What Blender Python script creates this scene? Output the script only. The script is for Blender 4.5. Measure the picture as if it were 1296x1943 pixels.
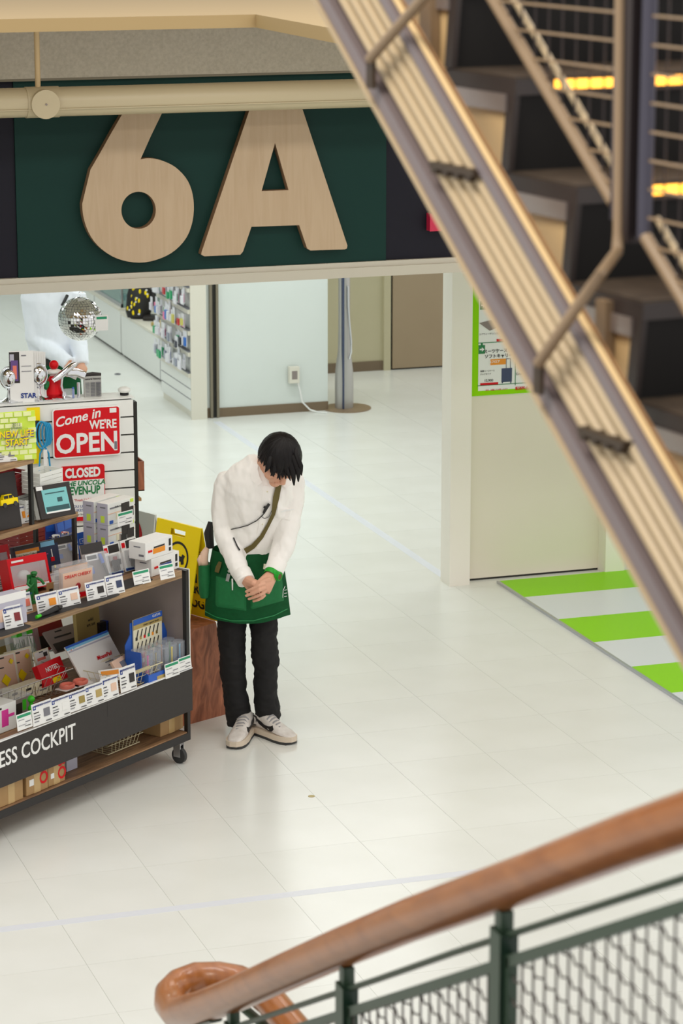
import bpy, bmesh, math, random
from mathutils import Vector, Matrix, noise
from mathutils.bvhtree import BVHTree
random.seed(7)
R = math.radians
S = bpy.context.scene
for o in list(bpy.data.objects): bpy.data.objects.remove(o)
COL = S.collection

# ------------------------------------------------------------------ camera
H, FPX, PIT, YAW = 3.895, 5262.67, 0.2325794, 0.3238061
cam_d = bpy.data.cameras.new('camera'); cam = bpy.data.objects.new('camera', cam_d); COL.objects.link(cam)
cam.location = (0, 0, H); cam.rotation_euler = (math.pi/2 - PIT, 0, -YAW)
cam_d.sensor_fit = 'VERTICAL'; cam_d.sensor_height = 36; cam_d.lens = FPX*36/1943
cam_d.clip_start = .1; cam_d.clip_end = 100
cam_d.dof.use_dof = True; cam_d.dof.focus_distance = 12.0; cam_d.dof.aperture_fstop = 6.3
S.camera = cam
# ------------------------------------------------------------------ world, lights, exposure
S.view_settings.view_transform = 'Standard'; S.view_settings.look = 'None'
S.view_settings.gamma = 1; S.view_settings.use_curve_mapping = False
S.view_settings.exposure = 0.0
wd = bpy.data.worlds.new('interior'); S.world = wd; wd.use_nodes = True
wd.node_tree.nodes['Background'].inputs[0].default_value = (1.0, .982, .955, 1)
wd.node_tree.nodes['Background'].inputs[1].default_value = 0.86
def area(name, loc, sx, sy, power, col=(1, 1, 1), rot=(0, 0, 0)):
    l = bpy.data.lights.new(name, 'AREA'); l.shape = 'RECTANGLE'; l.size = sx; l.size_y = sy
    l.energy = power; l.color = col
    o = bpy.data.objects.new(name, l); o.location = loc; o.rotation_euler = rot; COL.objects.link(o); return o
# tubes in the shop ceiling behind the sign beam, and the high lights over the open floor
for i, y in enumerate((15.0, 17.4, 20.0, 23.0)):
    for x in (2.6, 5.6): area('ceiling_and_fill_light', (x, y, 2.66), 2.2, .35, 25, (.97, 1, .995))
for y, pw_ in ((7.2, 38), (9.4, 22)):
    for x in (1.2, 3.8, 6.4): area('ceiling_and_fill_light', (x, y, 5.2), 1.8, .35, pw_, (1, .995, .985))
area('ceiling_and_fill_light', (.2, 3.6, 5.3), 1.6, .35, 75, (1, .92, .80))  # added warm lamp that brightens the staircase and handrail

# ------------------------------------------------------------------ helpers: rays of the photograph -> points of the place
cp, sp_, cy_, sy_ = math.cos(PIT), math.sin(PIT), math.cos(YAW), math.sin(YAW)
FW = Vector((sy_*cp, cy_*cp, -sp_)); RT = Vector((cy_, -sy_, 0)); DN = FW.cross(RT)
EYE = Vector((0, 0, H)); TC = Vector((-sy_, -cy_, 0))          # TC: level direction towards the viewer
def ray(x, y): return RT*((x-648)/FPX) + DN*((y-971.5)/FPX) + FW
def on_z(x, y, z=0): v = ray(x, y); return EYE + v*((z-H)/v.z)
def on_y(x, y, Y): v = ray(x, y); return EYE + v*(Y/v.y)
def on_x(x, y, X): v = ray(x, y); return EYE + v*(X/v.x)
def on_pl(x, y, o, n): v = ray(x, y); return EYE + v*((o-EYE).dot(n)/v.dot(n))
def px(q): q = Vector(q)-EYE; d = q.dot(FW); return Vector((648+FPX*q.dot(RT)/d, 971.5+FPX*q.dot(DN)/d))
CA = math.atan2(.602, .799)                                     # bearing of the display cart
CO = Vector((3.083, 11.276, 0)); AA = Vector((-.799, -.602, 0)); BB = Vector((-.602, .799, 0))
def cart(a, b, z): return CO + AA*a + BB*b + Vector((0, 0, z))

# ------------------------------------------------------------------ materials
def lin(c):
    f = lambda v: (v/255/12.92) if v/255 <= .04045 else ((v/255+.055)/1.055)**2.4
    return (f(c[0]), f(c[1]), f(c[2]), 1)
MATS = {}
def mat(name, c, rough=.5, metal=0, spec=.5, kind=None, c2=None, scale=8, amt=.5, bump=0, alpha=1, trans=0, emit=0, coat=0, stretch=(1, 1, 1), sheen=0):
    if name in MATS: return MATS[name]
    m = bpy.data.materials.new(name); m.use_nodes = True; nt = m.node_tree; b = nt.nodes['Principled BSDF']
    b.inputs['Base Color'].default_value = lin(c); b.inputs['Roughness'].default_value = rough
    b.inputs['Metallic'].default_value = metal; b.inputs['Specular IOR Level'].default_value = spec
    b.inputs['Alpha'].default_value = alpha; b.inputs['Transmission Weight'].default_value = trans
    b.inputs['Coat Weight'].default_value = coat
    if sheen: b.inputs['Sheen Weight'].default_value = sheen
    if emit: b.inputs['Emission Color'].default_value = lin(c); b.inputs['Emission Strength'].default_value = emit
    if kind:
        tc = nt.nodes.new('ShaderNodeTexCoord'); mp = nt.nodes.new('ShaderNodeMapping'); mp.inputs['Scale'].default_value = stretch
        nt.links.new(tc.outputs['Object'], mp.inputs[0])
        n = nt.nodes.new('ShaderNodeTexNoise'); n.inputs['Scale'].default_value = scale; n.inputs['Detail'].default_value = 6
        n.inputs['Distortion'].default_value = 1.2 if kind == 'wood' else 0
        nt.links.new(mp.outputs[0], n.inputs[0])
        r = nt.nodes.new('ShaderNodeValToRGB'); r.color_ramp.elements[0].position = .5-amt/2; r.color_ramp.elements[1].position = .5+amt/2
        r.color_ramp.elements[0].color = lin(c2 or c); r.color_ramp.elements[1].color = lin(c)
        nt.links.new(n.outputs[0], r.inputs[0]); nt.links.new(r.outputs[0], b.inputs['Base Color'])
        if bump:
            bp = nt.nodes.new('ShaderNodeBump'); bp.inputs['Strength'].default_value = bump; bp.inputs['Distance'].default_value = .004
            nt.links.new(n.outputs[0], bp.inputs['Height']); nt.links.new(bp.outputs[0], b.inputs['Normal'])
    MATS[name] = m; return m
M = lambda n: MATS[n]
mat('floor_tile', (238, 239, 234), .24, spec=.45, kind='noise', c2=(229, 230, 223), scale=3, amt=.7)
mat('grout', (212, 208, 198), .5)
mat('white_tape', (226, 229, 236), .35)
mat('white_wall', (222, 229, 225), .6, kind='noise', c2=(217, 224, 219), scale=1.5)
mat('cream_wall', (200, 192, 160), .6, kind='noise', c2=(194, 186, 152), scale=1.5)
mat('tan_door', (168, 148, 120), .55, kind='noise', c2=(162, 142, 114), scale=2)
mat('skirting', (120, 102, 80), .5)
mat('poster_wall', (236, 228, 212), .55, kind='noise', c2=(231, 222, 205), scale=1.3)
mat('column_paint', (248, 243, 232), .5, kind='noise', c2=(245, 239, 227), scale=2)
mat('beam_trim', (200, 194, 178), .45)
mat('plaster', (196, 188, 172), .8, kind='noise', c2=(176, 168, 152), scale=70, bump=.5)
mat('warm_lit_beige', (226, 196, 146), .5, kind='noise', c2=(221, 190, 139), scale=1.5)  # warm stairwell light is put into this beige
mat('slab_beige', (166, 141, 98), .55, spec=.3)
mat('beige_dark', (196, 170, 126), .55)
mat('pipe_paint', (190, 176, 144), .42)
mat('sign_green', (14, 54, 48), .5, spec=.2, kind='noise', c2=(13, 49, 43), scale=90, stretch=(1, 1, 12))
mat('sign_navy', (28, 27, 38), .5, spec=.2, kind='noise', c2=(25, 24, 33), scale=90, stretch=(1, 1, 12))
mat('maple', (196, 172, 142), .5, kind='wood', c2=(186, 160, 129), scale=5, stretch=(7, 1, .5))
mat('maple_edge', (150, 116, 86), .6)
mat('pink', (206, 38, 76), .4)
mat('mat_green', (148, 220, 0), .4, spec=.12); mat('mat_white', (226, 230, 232), .3)
mat('alu', (190, 192, 198), .3, metal=.9)
mat('handrail_wood', (172, 106, 52), .32, kind='wood', c2=(144, 82, 36), scale=5, stretch=(8, .5, 3), coat=.3)
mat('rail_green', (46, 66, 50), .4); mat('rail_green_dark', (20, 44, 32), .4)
mat('wire_grey', (78, 72, 68), .45)
mat('stair_black', (18, 15, 14), .75); mat('tread_brown', (74, 62, 50), .6, kind='noise', c2=(60, 50, 40), scale=40)
mat('stair_edge', (58, 50, 48), .45); mat('nosing_alu', (170, 160, 156), .3, metal=.6)
mat('steel_dark', (52, 44, 44), .35, metal=.4); mat('post_steel', (84, 82, 94), .3, metal=.7)
mat('rib_cream', (184, 164, 132), .38); mat('rib_back', (150, 112, 72), .5); mat('flange_grey', (122, 112, 114), .4)
mat('clamp_dark', (60, 46, 32), .5); mat('bronze', (140, 118, 92), .4)
mat('stair_glow', (255, 176, 60), .5, emit=3.0)
mat('steel_blue', (186, 184, 180), .35, metal=.5); mat('dark_blue', (48, 62, 96), .3)
mat('white_lam', (236, 238, 234), .4); mat('shelf_white', (224, 220, 206), .45)
mat('gap_dark', (30, 28, 22), .6); mat('metal_tan', (130, 122, 104), .4, metal=.3)
mat('charcoal', (44, 38, 36), .5, kind='noise', c2=(38, 32, 30), scale=60)
mat('white_print', (240, 240, 238), .5); mat('black_print', (26, 24, 24), .5); mat('grey_print', (120, 120, 128), .5)
mat('rustic_wood', (172, 132, 94), .5, kind='wood', c2=(98, 70, 48), scale=9, stretch=(.5, 5, 5), amt=.45)
mat('rustic_edge', (186, 152, 112), .5, kind='wood', c2=(112, 84, 58), scale=9, stretch=(.5, 5, 9), amt=.45)
mat('end_grey', (140, 128, 124), .6)
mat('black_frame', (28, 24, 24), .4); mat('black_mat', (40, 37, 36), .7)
mat('sign_red', (214, 8, 24), .35, spec=.25); mat('deep_red', (150, 16, 26), .35); mat('crate_red', (128, 30, 34), .45)
mat('sign_dgreen', (18, 124, 66), .4); mat('card_green', (30, 148, 104), .4)
mat('lime', (206, 232, 76), .5); mat('lime_pale', (236, 244, 176), .5); mat('yellow', (255, 226, 0), .4, spec=.3); mat('yellow_deep', (246, 196, 6), .4)
mat('purple', (104, 76, 140), .5); mat('cord_blue', (34, 150, 200), .4); mat('blue', (34, 92, 190), .4); mat('blue_deep', (28, 58, 140), .45)
mat('sky', (130, 196, 232), .4); mat('navy', (36, 46, 78), .4); mat('lilac', (186, 184, 200), .5); mat('lcd', (112, 176, 176), .25, emit=.25); mat('lcd_dark', (44, 84, 88), .3)
mat('plastic', (235, 238, 242), .08, alpha=.28, spec=.8); mat('clear_tube', (220, 228, 238), .05, alpha=.22, spec=.9)
mat('kraft', (178, 142, 94), .65, kind='noise', c2=(168, 132, 86), scale=14); mat('tape_brown', (196, 164, 112), .3)
mat('chrome', (226, 228, 232), .08, metal=1); mat('chrome_wire', (170, 166, 160), .25, metal=.9); mat('cream_wire', (216, 206, 168), .4)
mat('toy_green', (28, 112, 48), .5); mat('bright_green', (60, 196, 30), .4); mat('orange', (240, 150, 30), .5); mat('coral', (236, 128, 110), .4)
mat('magenta', (226, 60, 160), .4); mat('peach', (232, 196, 172), .5); mat('gold', (184, 160, 96), .4); mat('ivory', (238, 232, 204), .5); mat('newsprint', (176, 176, 172), .7)
mat('red_wood', (204, 128, 92), .55, kind='wood', c2=(132, 74, 50), scale=9, stretch=(2.5, 2.5, .8), amt=.4, bump=.5)
mat('skin', (222, 170, 142), .5, kind='noise', c2=(214, 158, 130), scale=20); mat('hair', (17, 13, 14), .45, spec=.25)
mat('shirt', (250, 247, 243), .75, kind='noise', c2=(248, 244, 239), scale=6, sheen=.1); mat('shirt2', (238, 242, 250), .75)
mat('apron', (10, 112, 58), .75, kind='noise', c2=(8, 102, 52), scale=60); mat('trouser', (22, 20, 21), .85, kind='noise', c2=(16, 15, 16), scale=12)
mat('olive', (98, 86, 40), .7); mat('watch_green', (14, 160, 34), .35); mat('shoe_white', (228, 222, 216), .45, kind='noise', c2=(206, 198, 190), scale=30, amt=.4)
mat('sole_cream', (220, 204, 184), .5); mat('sole_dark', (54, 54, 54), .6); mat('lace', (150, 148, 150), .6); mat('brass', (170, 150, 90), .35, metal=.8)
mat('mirror', (240, 240, 240), .03, metal=1); mat('teal_glass', (150, 196, 196), .08, alpha=.35); mat('wood_light', (190, 146, 92), .5)
for k, v in dict(p_white=(232, 232, 238), p_pink=(240, 120, 170), p_grey=(150, 156, 172), p_dark=(58, 60, 74), p_green=(40, 170, 110), p_blue=(40, 110, 200), p_red=(206, 60, 60), p_yel=(206, 200, 96)).items(): mat(k, v, .3)

# ------------------------------------------------------------------ mesh helpers
class MB:
    def __init__(s): s.bm = bmesh.new(); s.mats = []; s.cur = 0
    def m(s, name):
        if name not in s.mats: s.mats.append(name)
        s.cur = s.mats.index(name); return s
    def face(s, vs):
        try: f = s.bm.faces.new(vs); f.material_index = s.cur; return f
        except ValueError: return None
    def box(s, x0, x1, y0, y1, z0, z1, T=None):
        c = [(x0, y0, z0), (x1, y0, z0), (x1, y1, z0), (x0, y1, z0), (x0, y0, z1), (x1, y0, z1), (x1, y1, z1), (x0, y1, z1)]
        v = [s.bm.verts.new(T @ Vector(p) if T else p) for p in c]
        for q in ((0, 3, 2, 1), (4, 5, 6, 7), (0, 1, 5, 4), (1, 2, 6, 5), (2, 3, 7, 6), (3, 0, 4, 7)): s.face([v[i] for i in q])
        return s
    def hexa(s, pts):                                           # eight corners, box order
        v = [s.bm.verts.new(p) for p in pts]
        for q in ((0, 3, 2, 1), (4, 5, 6, 7), (0, 1, 5, 4), (1, 2, 6, 5), (2, 3, 7, 6), (3, 0, 4, 7)): s.face([v[i] for i in q])
        return s
    def prism(s, poly, y0, y1, T=None):                         # polygon in local x,z, thickness in y
        a = [s.bm.verts.new((T @ Vector((x, y0, z))) if T else (x, y0, z)) for x, z in poly]
        b = [s.bm.verts.new((T @ Vector((x, y1, z))) if T else (x, y1, z)) for x, z in poly]
        s.face(a); s.face(b[::-1]); n = len(poly)
        for i in range(n): s.face([a[i], b[i], b[(i+1) % n], a[(i+1) % n]])
        return s
    def slab(s, poly, z0, z1):
        a = [s.bm.verts.new((x, y, z0)) for x, y in poly]; b = [s.bm.verts.new((x, y, z1)) for x, y in poly]
        s.face(a[::-1]); s.face(b); n = len(poly)
        for i in range(n): s.face([a[i], a[(i+1) % n], b[(i+1) % n], b[i]])
        return s
    def tube(s, pts, r, n=8, side=Vector((1, 0, 0)), closed=False, caps=True):
        pts = [Vector(p) for p in pts]; N = len(pts); rings = []; prev = None
        for i, p in enumerate(pts):
            if closed: t = pts[(i+1) % N]-pts[i-1]
            else: t = pts[min(i+1, N-1)]-pts[max(i-1, 0)]
            t.normalize(); ref = prev if prev is not None else Vector(side)
            x = ref - t*ref.dot(t)
            if x.length < 1e-4: x = t.orthogonal()
            x.normalize(); prev = x; y = t.cross(x)
            rr = r[i] if isinstance(r, list) else r
            rx, ry = rr if isinstance(rr, tuple) else (rr, rr)
            rings.append([s.bm.verts.new(p + x*rx*math.cos(2*math.pi*k/n) + y*ry*math.sin(2*math.pi*k/n)) for k in range(n)])
        for i in range(N if closed else N-1):
            a, b = rings[i], rings[(i+1) % N]
            for k in range(n): s.face([a[k], a[(k+1) % n], b[(k+1) % n], b[k]])
        if caps and not closed: s.face(rings[0][::-1]); s.face(rings[-1])
        return s
    def loft(s, secs, n=20, side=Vector((1, 0, 0)), caps=True, up=None):   # [(pos, rx, ry)], rx along side
        rings = []; P = [Vector(q[0]) for q in secs]
        for i, (p, rx, ry) in enumerate(secs):
            t = up if up else (P[min(i+1, len(P)-1)]-P[max(i-1, 0)]).normalized()
            x = (side - t*side.dot(t)).normalized(); y = t.cross(x)
            rings.append([s.bm.verts.new(P[i] + x*rx*math.cos(2*math.pi*k/n) + y*ry*math.sin(2*math.pi*k/n)) for k in range(n)])
        for a, b in zip(rings, rings[1:]):
            for k in range(n): s.face([a[k], a[(k+1) % n], b[(k+1) % n], b[k]])
        if caps: s.face(rings[0][::-1]); s.face(rings[-1])
        return s
    def cyl(s, x, y, z0, z1, r, n=16, r2=None): return s.tube([(x, y, z0), (x, y, z1)], [(r, r), ((r2 if r2 is not None else r),)*2], n)
    def lathe(s, prof, n=20, c=(0, 0, 0)):
        c = Vector(c); rings = [[s.bm.verts.new(c+Vector((r*math.cos(2*math.pi*k/n), r*math.sin(2*math.pi*k/n), z))) for k in range(n)] for r, z in prof]
        for a, b in zip(rings, rings[1:]):
            for k in range(n): s.face([a[k], a[(k+1) % n], b[(k+1) % n], b[k]])
        s.face(rings[0][::-1]); s.face(rings[-1]); return s
    def ball(s, c, r, n=14, basis=None):
        rx, ry, rz = r if isinstance(r, tuple) else (r, r, r); c = Vector(c); m = n//2+1
        B = basis or (Vector((1, 0, 0)), Vector((0, 1, 0)), Vector((0, 0, 1)))
        f = lambda a, t: c + B[0]*rx*math.sin(t)*math.cos(a) + B[1]*ry*math.sin(t)*math.sin(a) + B[2]*rz*math.cos(t)
        top = s.bm.verts.new(f(0, 0)); bot = s.bm.verts.new(f(0, math.pi))
        rg = [[s.bm.verts.new(f(2*math.pi*k/n, math.pi*j/m)) for k in range(n)] for j in range(1, m)]
        for k in range(n): s.face([top, rg[0][k], rg[0][(k+1) % n]]); s.face([bot, rg[-1][(k+1) % n], rg[-1][k]])
        for a, b in zip(rg, rg[1:]):
            for k in range(n): s.face([a[k], b[k], b[(k+1) % n], a[(k+1) % n]])
        return s
    def obj(s, name, parent=None, smooth=False, bevel=0, loc=None, rz=None, kind=None):
        if bevel: bmesh.ops.bevel(s.bm, geom=list(s.bm.edges), offset=bevel, segments=2, affect='EDGES', profile=.6, clamp_overlap=True)
        bmesh.ops.recalc_face_normals(s.bm, faces=s.bm.faces)
        me = bpy.data.meshes.new(name); s.bm.to_mesh(me); s.bm.free()
        for n in (s.mats or ['white_lam']): me.materials.append(MATS[n])
        if smooth:
            for p in me.polygons: p.use_smooth = True
            try: me.set_sharp_from_angle(angle=R(38))
            except Exception: pass
        o = bpy.data.objects.new(name, me); COL.objects.link(o)
        if parent: o.parent = parent
        if loc is not None: o.location = loc
        if rz is not None: o.rotation_euler = (0, 0, rz)
        if kind: o['kind'] = kind
        return o
def tag(o, label, cat=None, group=None):
    o['label'] = label
    if cat: o['category'] = cat
    if group: o['group'] = group
    return o
def thing(name, label, cat, loc=(0, 0, 0), rz=0, group=None, rx=0, ry=0):
    o = bpy.data.objects.new(name, None); o.empty_display_size = .1; COL.objects.link(o)
    o.location = loc; o.rotation_euler = (rx, ry, rz); return tag(o, label, cat, group)
def struct(o): o['kind'] = 'structure'; return o
def dup(o, name=None):
    c = o.copy(); COL.objects.link(c)
    for ch in list(o.children):
        d = ch.copy(); COL.objects.link(d); d.parent = c
        for g in list(ch.children):
            e = g.copy(); COL.objects.link(e); e.parent = d
    return c
TXT = {}
def text(body, size, parent, loc, m, rot=(math.pi/2, 0, 0), depth=.0004, bold=0, shear=0, sx=1, name='lettering', align='CENTER', label=None):
    key = (body, size, depth, bold, shear, m, align)
    if key not in TXT:
        cu = bpy.data.curves.new('t', 'FONT'); cu.body = body; cu.size = size; cu.extrude = depth; cu.offset = bold; cu.shear = shear
        cu.align_x = align; cu.align_y = 'CENTER'; cu.resolution_u = 3
        t = bpy.data.objects.new('t', cu); COL.objects.link(t)
        dg = bpy.context.evaluated_depsgraph_get(); me = bpy.data.meshes.new_from_object(t.evaluated_get(dg))
        bpy.data.objects.remove(t); bpy.data.curves.remove(cu); me.name = 'lettering'
        me.materials.clear(); me.materials.append(MATS[m]); TXT[key] = me
    o = bpy.data.objects.new(name, TXT[key]); COL.objects.link(o); o.parent = parent; o.location = loc
    o.rotation_euler = rot; o.scale = (sx, 1, 1)
    if label: o['label'] = label
    return o
def remesh(o, vox, smooth=6, fac=.5):
    m = o.modifiers.new('r', 'REMESH'); m.mode = 'VOXEL'; m.voxel_size = vox; m.use_smooth_shade = True
    if smooth: s = o.modifiers.new('s', 'SMOOTH'); s.iterations = smooth; s.factor = fac
    dg = bpy.context.evaluated_depsgraph_get(); dg.update(); me = bpy.data.meshes.new_from_object(o.evaluated_get(dg))
    o.modifiers.clear(); old = o.data; mats = [x for x in old.materials]; o.data = me; me.name = o.name
    me.materials.clear(); [me.materials.append(x) for x in mats]
    for p in me.polygons: p.use_smooth = True
    return o
def bvh(o):
    me = o.data; off = o.location + (o.parent.location if o.parent else Vector())
    return BVHTree.FromPolygons([v.co+off for v in me.vertices], [tuple(p.vertices) for p in me.polygons])

# ================================================================== THE SETTING
def tile_mesh():
    b = MB().m('floor_tile').box(-.2244, .2244, -.2244, .2244, -.004, 0); o = b.obj('tile'); me = o.data; bpy.data.objects.remove(o); return me
fl = struct(MB().m('grout').slab([(-1.5, 7.3), (9, 7.3), (9, 27), (-1.5, 27)], -.15, -.003).slab([(-1.5, 5.5), (1.72, 5.5), (1.72, 7.3), (-1.5, 7.3)], -.15, -.003).obj('floor'))
tm = tile_mesh(); cells = []
for i in range(-9, 17):
    for j in range(-5, 40):
        x, y = 2.107-.225+.45*i, 9.164-.225+.45*j
        if x > 8.9 or y > 26.8 or x < -1.3 or (y < 7.5): continue
        q = px((x, y, 0)); cells.append((y, x, -70 < q.x < 1366 and 500 < q.y < 2010))
vis = sorted([c for c in cells if c[2]])[:290]; vs_ = set(vis)
for y, x, _ in vis:
    o = bpy.data.objects.new('tile', tm); COL.objects.link(o); o.parent = fl; o.location = (x, y, 0)
rest = MB().m('floor_tile')
for c in cells:
    if c not in vs_: rest.box(c[1]-.2244, c[1]+.2244, c[0]-.2244, c[0]+.2244, -.004, 0)
rest.obj('tiles_beyond', fl, kind='stuff')
tag(MB().m('white_tape').box(-1, 6.5, 9.568, 9.62, 0, .0006).obj('floor_tape'), 'long white tape line crossing the floor in front of the handrail', 'tape')
tag(MB().m('white_tape').box(5.252, 5.304, 13.86, 18.5, 0, .0006).obj('floor_tape'), 'white tape line running back from the white column to the grey metal posts', 'tape')
tag(MB().m('brass').cyl(3.442, 10.657, 0, .0015, .0145, 20).obj('floor_disc'), 'small brass disc set flush in the cream floor', 'disc')
for k, (x, y) in enumerate(((4.9, 20.55), (5.06, 20.5))):
    tag(MB().m('grey_print').cyl(x, y, 0, .006, .03-.006*k, 14).m('charcoal').cyl(x, y, .006, .008, .012, 10).obj('floor_socket'), ('larger' if k == 0 else 'smaller')+' round grey floor socket in the aisle beside the white plinths', 'socket')

# striped floor mat
fm = thing('floor_mat', 'lime green and white striped raised floor with metal edging', 'mat', (5.5, 13.709, 0))
yy = [13.709, 13.347, 12.879, 12.42, 11.96, 11.5, 11.04, 10.58, 10.1]
for k in range(8):
    MB().m('mat_green' if k % 2 == 0 else 'mat_white').box(.016, 3.2, yy[k+1]-13.709+.0006, yy[k]-13.709-.0006, 0, .012).obj('stripe', fm)
MB().m('alu').box(0, .015, 10.1-13.709, 0, 0, .0135).obj('metal_edging', fm)

# walls at the back of the shop
def wall(name, x0, x1, y0, y1, z0, z1, m): return struct(MB().m(m).box(x0, x1, y0, y1, z0, z1).obj(name))
wall('wall_back', 5.24, 6.155, 18.65, 19.5, 0, 2.72, 'white_wall')
struct(MB().m('skirting').box(5.242, 5.274, 18.642, 18.65, 0, .07).box(5.337, 6.155, 18.64, 18.65, 0, .065).obj('baseboard_back'))
wall('wall_far', 5.9, 9, 20.03, 20.2, 0, 2.72, 'cream_wall')
struct(MB().m('skirting').box(6.2, 7.06, 20.018, 20.03, 0, .075).obj('baseboard_far'))
d1 = struct(MB().m('gap_dark').box(7.115, 8.5, 20.015, 20.03, .0, 2.2).obj('door_1'))
MB().m('tan_door').box(7.13, 8.5, 19.998, 20.015, .012, 2.18).obj('door_leaf', d1)
MB().m('cream_wall').box(7.06, 7.115, 20.0, 20.03, 0, 2.2).obj('door_jamb', d1)
wall('wall_left', -1.6, -1.5, 5.5, 27, 0, 2.72, 'white_wall'); wall('wall_rear', -1.5, 9, 27, 27.1, 0, 2.72, 'white_wall')
wall('ceiling', -1.6, 9.1, 12.9, 27.1, 2.74, 2.84, 'white_wall')
p = thing('door_post', 'pair of grey metal posts with a dark slot beside the white wall', 'post', (5.305, 18.64, 0))
MB().m('metal_tan').box(-.034, -.016, -.02, .01, 0, 2.7).obj('post', p); MB().m('metal_tan').box(.012, .03, -.02, .01, 0, 2.7).obj('post', p)
MB().m('gap_dark').box(-.016, .012, -.006, .01, 0, 2.7).obj('slot', p)
# socket box and cable on the white wall
ob = thing('outlet_box', 'cream wall socket box with a white cable on the white back wall', 'outlet', (5.888, 18.64, .28))
MB().m('shelf_white').box(-.038, .038, -.045, 0, -.06, .06).obj('cover', ob, bevel=.004); MB().m('end_grey').box(-.02, .02, -.047, -.0445, -.03, .03).obj('socket_face', ob)
MB().m('white_print').tube([(.03, -.02, -.055), (.045, -.03, -.12), (.06, -.03, -.2), (.12, -.03, -.262), (.16, -.06, -.274), (.22, -.12, -.274)], .006, 6).obj('cable', ob, smooth=True)
# slim silver stand
st = thing('silver_stand', 'tall slim silver tower with a dark blue stripe standing on a round bronze base plate', 'stand', (6.283, 18.66, 0))
MB().m('bronze').cyl(0.02, 0, 0, .008, .175, 36).obj('base_plate', st, smooth=True)
MB().m('steel_blue').loft([((0, 0, .008), .066, .05), ((0, 0, .02), .068, .052), ((0, 0, .2), .068, .052), ((.0, 0, .28), .066, .05), ((0, 0, .36), .056, .045), ((0, 0, .42), .046, .04), ((0, 0, .6), .043, .036), ((0, 0, 1.5), .042, .034)], 24).obj('tower', st, smooth=True)
MB().m('dark_blue').box(-.030, -.021, -.066, -.02, .01, 1.45).obj('stripe', st)
MB().m('chrome').tube([(.022, -.05, .37), (.034, -.056, .42), (.036, -.05, .5), (.026, -.045, .62), (.016, -.043, .75), (.014, -.042, .9)], (.007, .004), 8).obj('lever', st, smooth=True)

# column, poster wall, right hand column
wall('column_white', 5.228, 5.346, 13.72, 13.86, 0, 2.74, 'column_paint')['label'] = 'slim square cream column at the end of the poster wall'
pw = struct(MB().m('poster_wall').box(5.346, 6.146, 13.8, 13.9, .012, 2.74).m('gap_dark').box(5.346, 6.146, 13.806, 13.9, 0, .012).obj('wall_right'))
wall('column_cream', 6.146, 6.263, 13.70, 13.9, 0, 2.74, 'column_paint')['label'] = 'cream pillar where the striped floor begins'
wall('wall_right_end', 6.263, 9, 13.74, 13.9, 0, 2.74, 'white_wall')

# beam with the sign, plaster wall, slab edge
struct(MB().m('beam_trim').box(-1.5, 6.6, 12.55, 12.9, 1.915, 1.962).box(-1.5, 6.6, 12.562, 12.9, 1.962, 1.987).obj('trim_1'))
struct(MB().m('beam_trim').box(-1.5, 6.6, 12.6, 12.9, 1.987, 2.9).obj('header_beam'))
struct(MB().m('plaster').box(-1.5, 6.6, 12.52, 12.95, 2.905, 3.284).m('metal_tan').box(-1.5, 6.6, 12.53, 12.6, 2.893, 2.905).obj('wall_above_sign'))
sl = struct(MB().m('slab_beige').slab([(-2, 9.8), (2.96, 9.8), (2.96, 5.2), (4.4, 5.2), (4.4, 9.8), (6.6, 9.8), (6.6, 12.95), (-2, 12.95)], 3.284, 3.331).obj('upper_floor_edge'))
for i, y in enumerate((10.5, 11.3)):
    for x in (1.6, 3.4, 5.2): area('ceiling_and_fill_light', (x, y, 3.27), 1.3, .2, 7, (1, .985, .95))  # lamps added out of view under the slab to light the person beneath
def panel(x0, x1, y0, m, label):
    o = MB().m(m).box(x0, x1, y0, 12.6, 1.988, 2.892).obj('sign_panel'); return tag(o, label, 'sign panel')
panel(-1.5, 2.64, 12.585, 'sign_navy', 'dark navy panel on the beam left of the green sign')
panel(2.6405, 4.447, 12.575, 'sign_green', 'dark green panel on the beam behind the big wooden 6 and A')
panel(4.4475, 6.6, 12.585, 'sign_navy', 'dark navy panel on the beam right of the green sign with a pink plate')
def letter(name, outer, holes, label):
    fy = 12.525
    P = lambda q: on_y(q[0], q[1], fy)
    cu = bpy.data.curves.new('l', 'CURVE'); cu.dimensions = '2D'; cu.fill_mode = 'BOTH'; cu.extrude = .024; cu.bevel_depth = .001
    for lp in [outer]+holes:
        s = cu.splines.new('POLY'); s.points.add(len(lp)-1)
        for i, q in enumerate(lp): w = P(q); s.points[i].co = (w.x, w.z, 0, 1)
        s.use_cyclic_u = True
    t = bpy.data.objects.new('l', cu); COL.objects.link(t)
    me = bpy.data.meshes.new_from_object(t.evaluated_get(bpy.context.evaluated_depsgraph_get())); bpy.data.objects.remove(t)
    me.transform(Matrix.Translation((0, fy+.025, 0)) @ Matrix.Rotation(math.pi/2, 4, 'X')); me.name = name
    me.materials.clear(); me.materials.append(M('maple')); me.materials.append(M('maple_edge'))
    for p_ in me.polygons: p_.material_index = 0 if abs(p_.normal.y) > .7 else 1
    o = bpy.data.objects.new(name, me); COL.objects.link(o); return tag(o, label, 'sign letter')
def sm(pts, n=4):                                               # closed Catmull-Rom
    out = []; N = len(pts)
    for i in range(N):
        p0, p1, p2, p3 = [Vector(pts[(i+k-1) % N]) for k in range(4)]
        for j in range(n):
            t = j/n; out.append(tuple(.5*((2*p1)+(p2-p0)*t+(2*p0-5*p1+4*p2-p3)*t*t+(3*p1-p0-3*p2+p3)*t**3)))
    return out
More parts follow.
